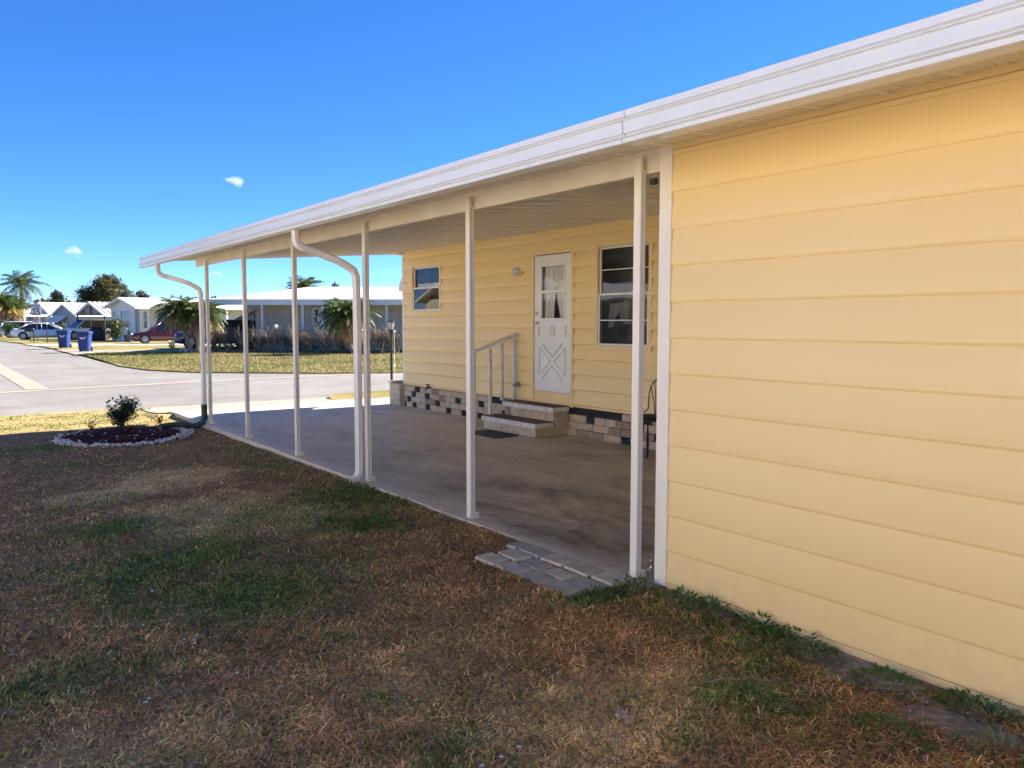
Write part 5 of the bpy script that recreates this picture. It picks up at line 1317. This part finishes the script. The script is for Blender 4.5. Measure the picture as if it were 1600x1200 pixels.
# ------------------------------------------------------------------ background trees
def tree(name, label, px, D, w_, h, seed, n, ms, lf_=.35, base=.22, group='trees behind the homes'):
    rt = random.Random(seed); r = empty(name, (0,0,0), label, 'tree', group); t_ = MB(); c_ = MB()
    t_.tube([(0,0,-.1),(0,0,h*.2),(.1,0,h*.35)], [h*.04,h*.03,h*.022], 8)
    cl = []
    for k in range(34):
        a = rt.uniform(0,6.28); q = math.sqrt(rt.random()); v = rt.uniform(0,1)
        env = math.sin(math.pi*min(1, .18+.80*v))**.6
        cl.append((Vector((math.cos(a)*q*w_*.42*env, math.sin(a)*q*w_*.42*env, h*(base+.12+(.80-base)*v*(1-.25*q*q)))), rt.uniform(.10,.19)*w_))
    for c, rad in cl[:14]: t_.tube([(.1,0,h*.3), Vector((.05,0,h*.3)).lerp(c,.5)+Vector((0,0,-.1*h)), c], [h*.015,h*.01,h*.004], 5)
    for k in range(n):
        c, rad = rt.choice(cl); v = Vector((rt.gauss(0,1),rt.gauss(0,1),rt.gauss(0,1))).normalized()
        p_ = c + v*rad*rt.random()**.35*(.85+.5*mnoise.noise(v*2+c))
        leaf(c_, p_, (v+Vector((rt.gauss(0,.8),rt.gauss(0,.8),rt.gauss(0,.6)))), (rt.gauss(0,.4),rt.gauss(0,.4),1), lf_*rt.uniform(.6,1.3), lf_*.5)
    t_.build('trunk', M['ptrunk'], r); c_.build('crown', ms, r); place(r, px, D); return r
ol = leafmat('oak_leaf', (.045,.06,.02), (.16,.145,.06)); ol2 = leafmat('brown_leaf', (.06,.055,.025), (.15,.12,.06)); ol3 = leafmat('dark_leaf', (.02,.035,.018), (.05,.06,.03))
oak0 = tree('oak_tree', 'large round dark oak behind the striped metal carport', 168, 104, 7.4, 8.2, 1, 13000, ol, .34)
tree('oak_tree', 'smaller brownish tree to the right of the large oak', 224, 108, 3.4, 6.3, 2, 4200, ol2, .3)
tree('small_tree', 'dark tree top peeking beside the double stemmed palm crown', 336, 98, 3.0, 4.9, 3, 2500, ol3, .3)
tree('pine_tree', 'dark conical tree left of centre in the far tree line', 92, 150, 5, 7.6, 4, 2600, ol3, .45)
tree('pine_tree', 'tree top peeking above the white roof right of the palm crown', 525, 120, 4, 7.6, 5, 2200, ol3, .4)
# far woods: one mass
nW = 52000; px_ = rng.uniform(-400, 1500, nW); D_ = rng.uniform(185, 235, nW)
top = 5.2 + 4.2*fbm(px_, D_*0, .035, 61, 4)*fbm(px_, D_*0, .16, 71, 3)*1.9 + 1.2*(vnoise(px_, D_*0, .45, 77)-.5)
top = np.where(px_ > 230, top*.80, top)
zz = top*rng.uniform(0, 1, nW)**.6
rr_ = (px_-800)/1240*D_; X_ = rr_*math.cos(YAW)+D_*math.sin(YAW); Y_ = -rr_*math.sin(YAW)+D_*math.cos(YAW)
d1 = rng.normal(size=(nW,3)); d1 /= np.linalg.norm(d1, axis=1)[:,None]; d2 = np.cross(d1, rng.normal(size=(nW,3))); d2 /= np.linalg.norm(d2, axis=1)[:,None]
c0 = np.stack([X_, Y_, zz], -1); s0 = rng.uniform(.25,.6,(nW,1))
Vw = np.stack([c0-d1*s0, c0+d2*s0*.6, c0+d1*s0, c0-d2*s0*.6], 1)
me = bpy.data.meshes.new('woods'); me.vertices.add(nW*4); me.vertices.foreach_set('co', Vw.astype(np.float32).ravel())
me.loops.add(nW*4); me.loops.foreach_set('vertex_index', np.arange(nW*4, dtype=np.int32)); me.polygons.add(nW); me.polygons.foreach_set('loop_start', (np.arange(nW)*4).astype(np.int32)); me.update(calc_edges=True)
me.materials.append(leafmat('woods_leaf', (.035,.05,.025), (.13,.12,.06)))
o = bpy.data.objects.new('woods', me); C.objects.link(o); tag(o, 'distant line of mixed trees along the horizon behind the homes', 'woods', kind='stuff')

# ------------------------------------------------------------------ clouds
def cloudmat(seed, dens):
    m = bpy.data.materials.new('cloud_volume'); m.use_nodes = True; nt = m.node_tree; N = nt.nodes; L = nt.links
    N.remove(N['Principled BSDF']); pv = N.new('ShaderNodeVolumePrincipled'); pv.inputs['Color'].default_value = (1,1,1,1); pv.inputs['Anisotropy'].default_value = .3
    tc = N.new('ShaderNodeTexCoord'); ln = N.new('ShaderNodeVectorMath'); ln.operation = 'LENGTH'; 
    mp = N.new('ShaderNodeMapping'); L.new(tc.outputs['Object'], ln.inputs[0])
    nz = N.new('ShaderNodeTexNoise'); nz.inputs['Scale'].default_value = 1.5; nz.inputs['Detail'].default_value = 7; nz.noise_dimensions = '4D'; nz.inputs['W'].default_value = seed
    L.new(tc.outputs['Object'], nz.inputs['Vector'])
    a = N.new('ShaderNodeMath'); a.operation = 'MULTIPLY_ADD'; a.inputs[1].default_value = -1.05; L.new(ln.outputs['Value'], a.inputs[0]); 
    b = N.new('ShaderNodeMath'); b.operation = 'MULTIPLY_ADD'; b.inputs[1].default_value = 2.6; b.inputs[2].default_value = -.62; L.new(nz.outputs['Fac'], b.inputs[0]); L.new(b.outputs[0], a.inputs[2])
    c = N.new('ShaderNodeMath'); c.operation = 'MULTIPLY'; c.use_clamp = False; mx = N.new('ShaderNodeMath'); mx.operation = 'MAXIMUM'; mx.inputs[1].default_value = 0
    L.new(a.outputs[0], mx.inputs[0]); L.new(mx.outputs[0], c.inputs[0]); c.inputs[1].default_value = dens; L.new(c.outputs[0], pv.inputs['Density'])
    L.new(pv.outputs[0], N['Material Output'].inputs['Volume']); return m
for (px, y, sx, sz, sd2, dn, lb) in ((374, 287, 22, 10, 1.3, .12, 'small white cloud high in the blue sky above the carport roof'), (121, 395, 20, 10, 5.1, .14, 'small white cloud low in the sky over the striped carport'), (342, 429, 16, 5, 8.7, .06, 'faint wisp of cloud just above the date palm')):
    D = 1500; mb = MB(); mb.ell((0,0,0), (1,1,1), 20, 12); o = mb.build('cloud', cloudmat(sd2, dn)); tag(o, lb, 'cloud')
    o.location = at(px, D, 1.48 + (503-y)/1240*D); k_ = D/1240; o.rotation_euler = (0, R(8), -YAW); o.scale = (sx*k_, sx*k_*.7, sz*k_)
S.cycles.volume_max_steps = 128
S.cycles.max_bounces = 8; S.cycles.diffuse_bounces = 4; S.cycles.transparent_max_bounces = 12

# unseen home and driveway added on the left to bounce light onto shaded walls
bounce_home = empty('manufactured_home', (-9,4,0), 'sunlit white home added out of frame to bounce light onto the shaded walls', 'house')
mb = MB(); lap_strip(mb, -6.5, -10, 11.5, .4, 2.7, out=1, base=.2); mb.build('siding', mat('bounce_siding', (.80,.72,.58), .6), bounce_home)
mb = MB(); mb.box(-10.5, -6.6, -10, 11.5, 0, 2.69); mb.build('bounce_wall_core', M['fwhite'], bounce_home)
mb = MB(); mb.extr([(-10.8,2.82),(-8.6,3.4),(-6.2,2.72),(-6.2,2.82),(-8.6,3.52),(-10.8,2.92)], 'y', -10.4, 11.9); mb.build('roof', M['roof'], bounce_home)
mb = MB(); mb.box(-6.55, -6.49, -10, 11.5, 0, .39); mb.build('block_skirt', M['b_grey'], bounce_home)
for yv in (-6, -1, 4, 9):
    mb = MB(); mb.box(-6.47,-6.44,yv,yv+1.1,1.2,2.3); f = mb.build('window', M['fwhite'], bounce_home)
    mb = MB(); mb.box(-6.438,-6.43,yv+.07,yv+1.03,1.27,2.23); mb.build('pane', M['fglass'], f)
sheet('bounce_driveway', [(-6.4,-12),(-2.0,-12),(-2.0,14.3),(-6.4,14.3)], -.02, mat('bounce_concrete', (.58,.50,.40), .9, (.50,.43,.34), 2))  # pale concrete added out of frame as a bounce surface

# street corner out of frame on the left, mirrored in the window glass
nh = gable_house('white roofed home on the street corner out of frame, mirrored in the window glass', 5, 12, 2.6, 3.6, M['fbeige'], M['roof'], 800, 10, 0)
far_window(nh, 1, 2.2, 1, 2, 0, 'y'); far_window(nh, 3, 4.2, 1, 2, 0, 'y'); far_window(nh, 3, 4.4, 1, 2.1, 0); far_window(nh, 7, 8.4, 1, 2.1, 0)
nh.location = (-17, 27, -.1); nh.rotation_euler = (0, 0, 0)
for i_, (x_, y_, lb_) in enumerate(((-13, 36, 'broad oak behind the out of frame corner home, mirrored in the glass'), (-22, 30, 'oak at the far side of the out of frame corner home, mirrored in the glass'), (-9, 46, 'oak farther up the street out of frame, mirrored in the small window'))):
    o = copy_tree(oak0); o.location = (x_, y_, -.1); o.rotation_euler = (0, 0, i_*1.3); o['label'] = lb_
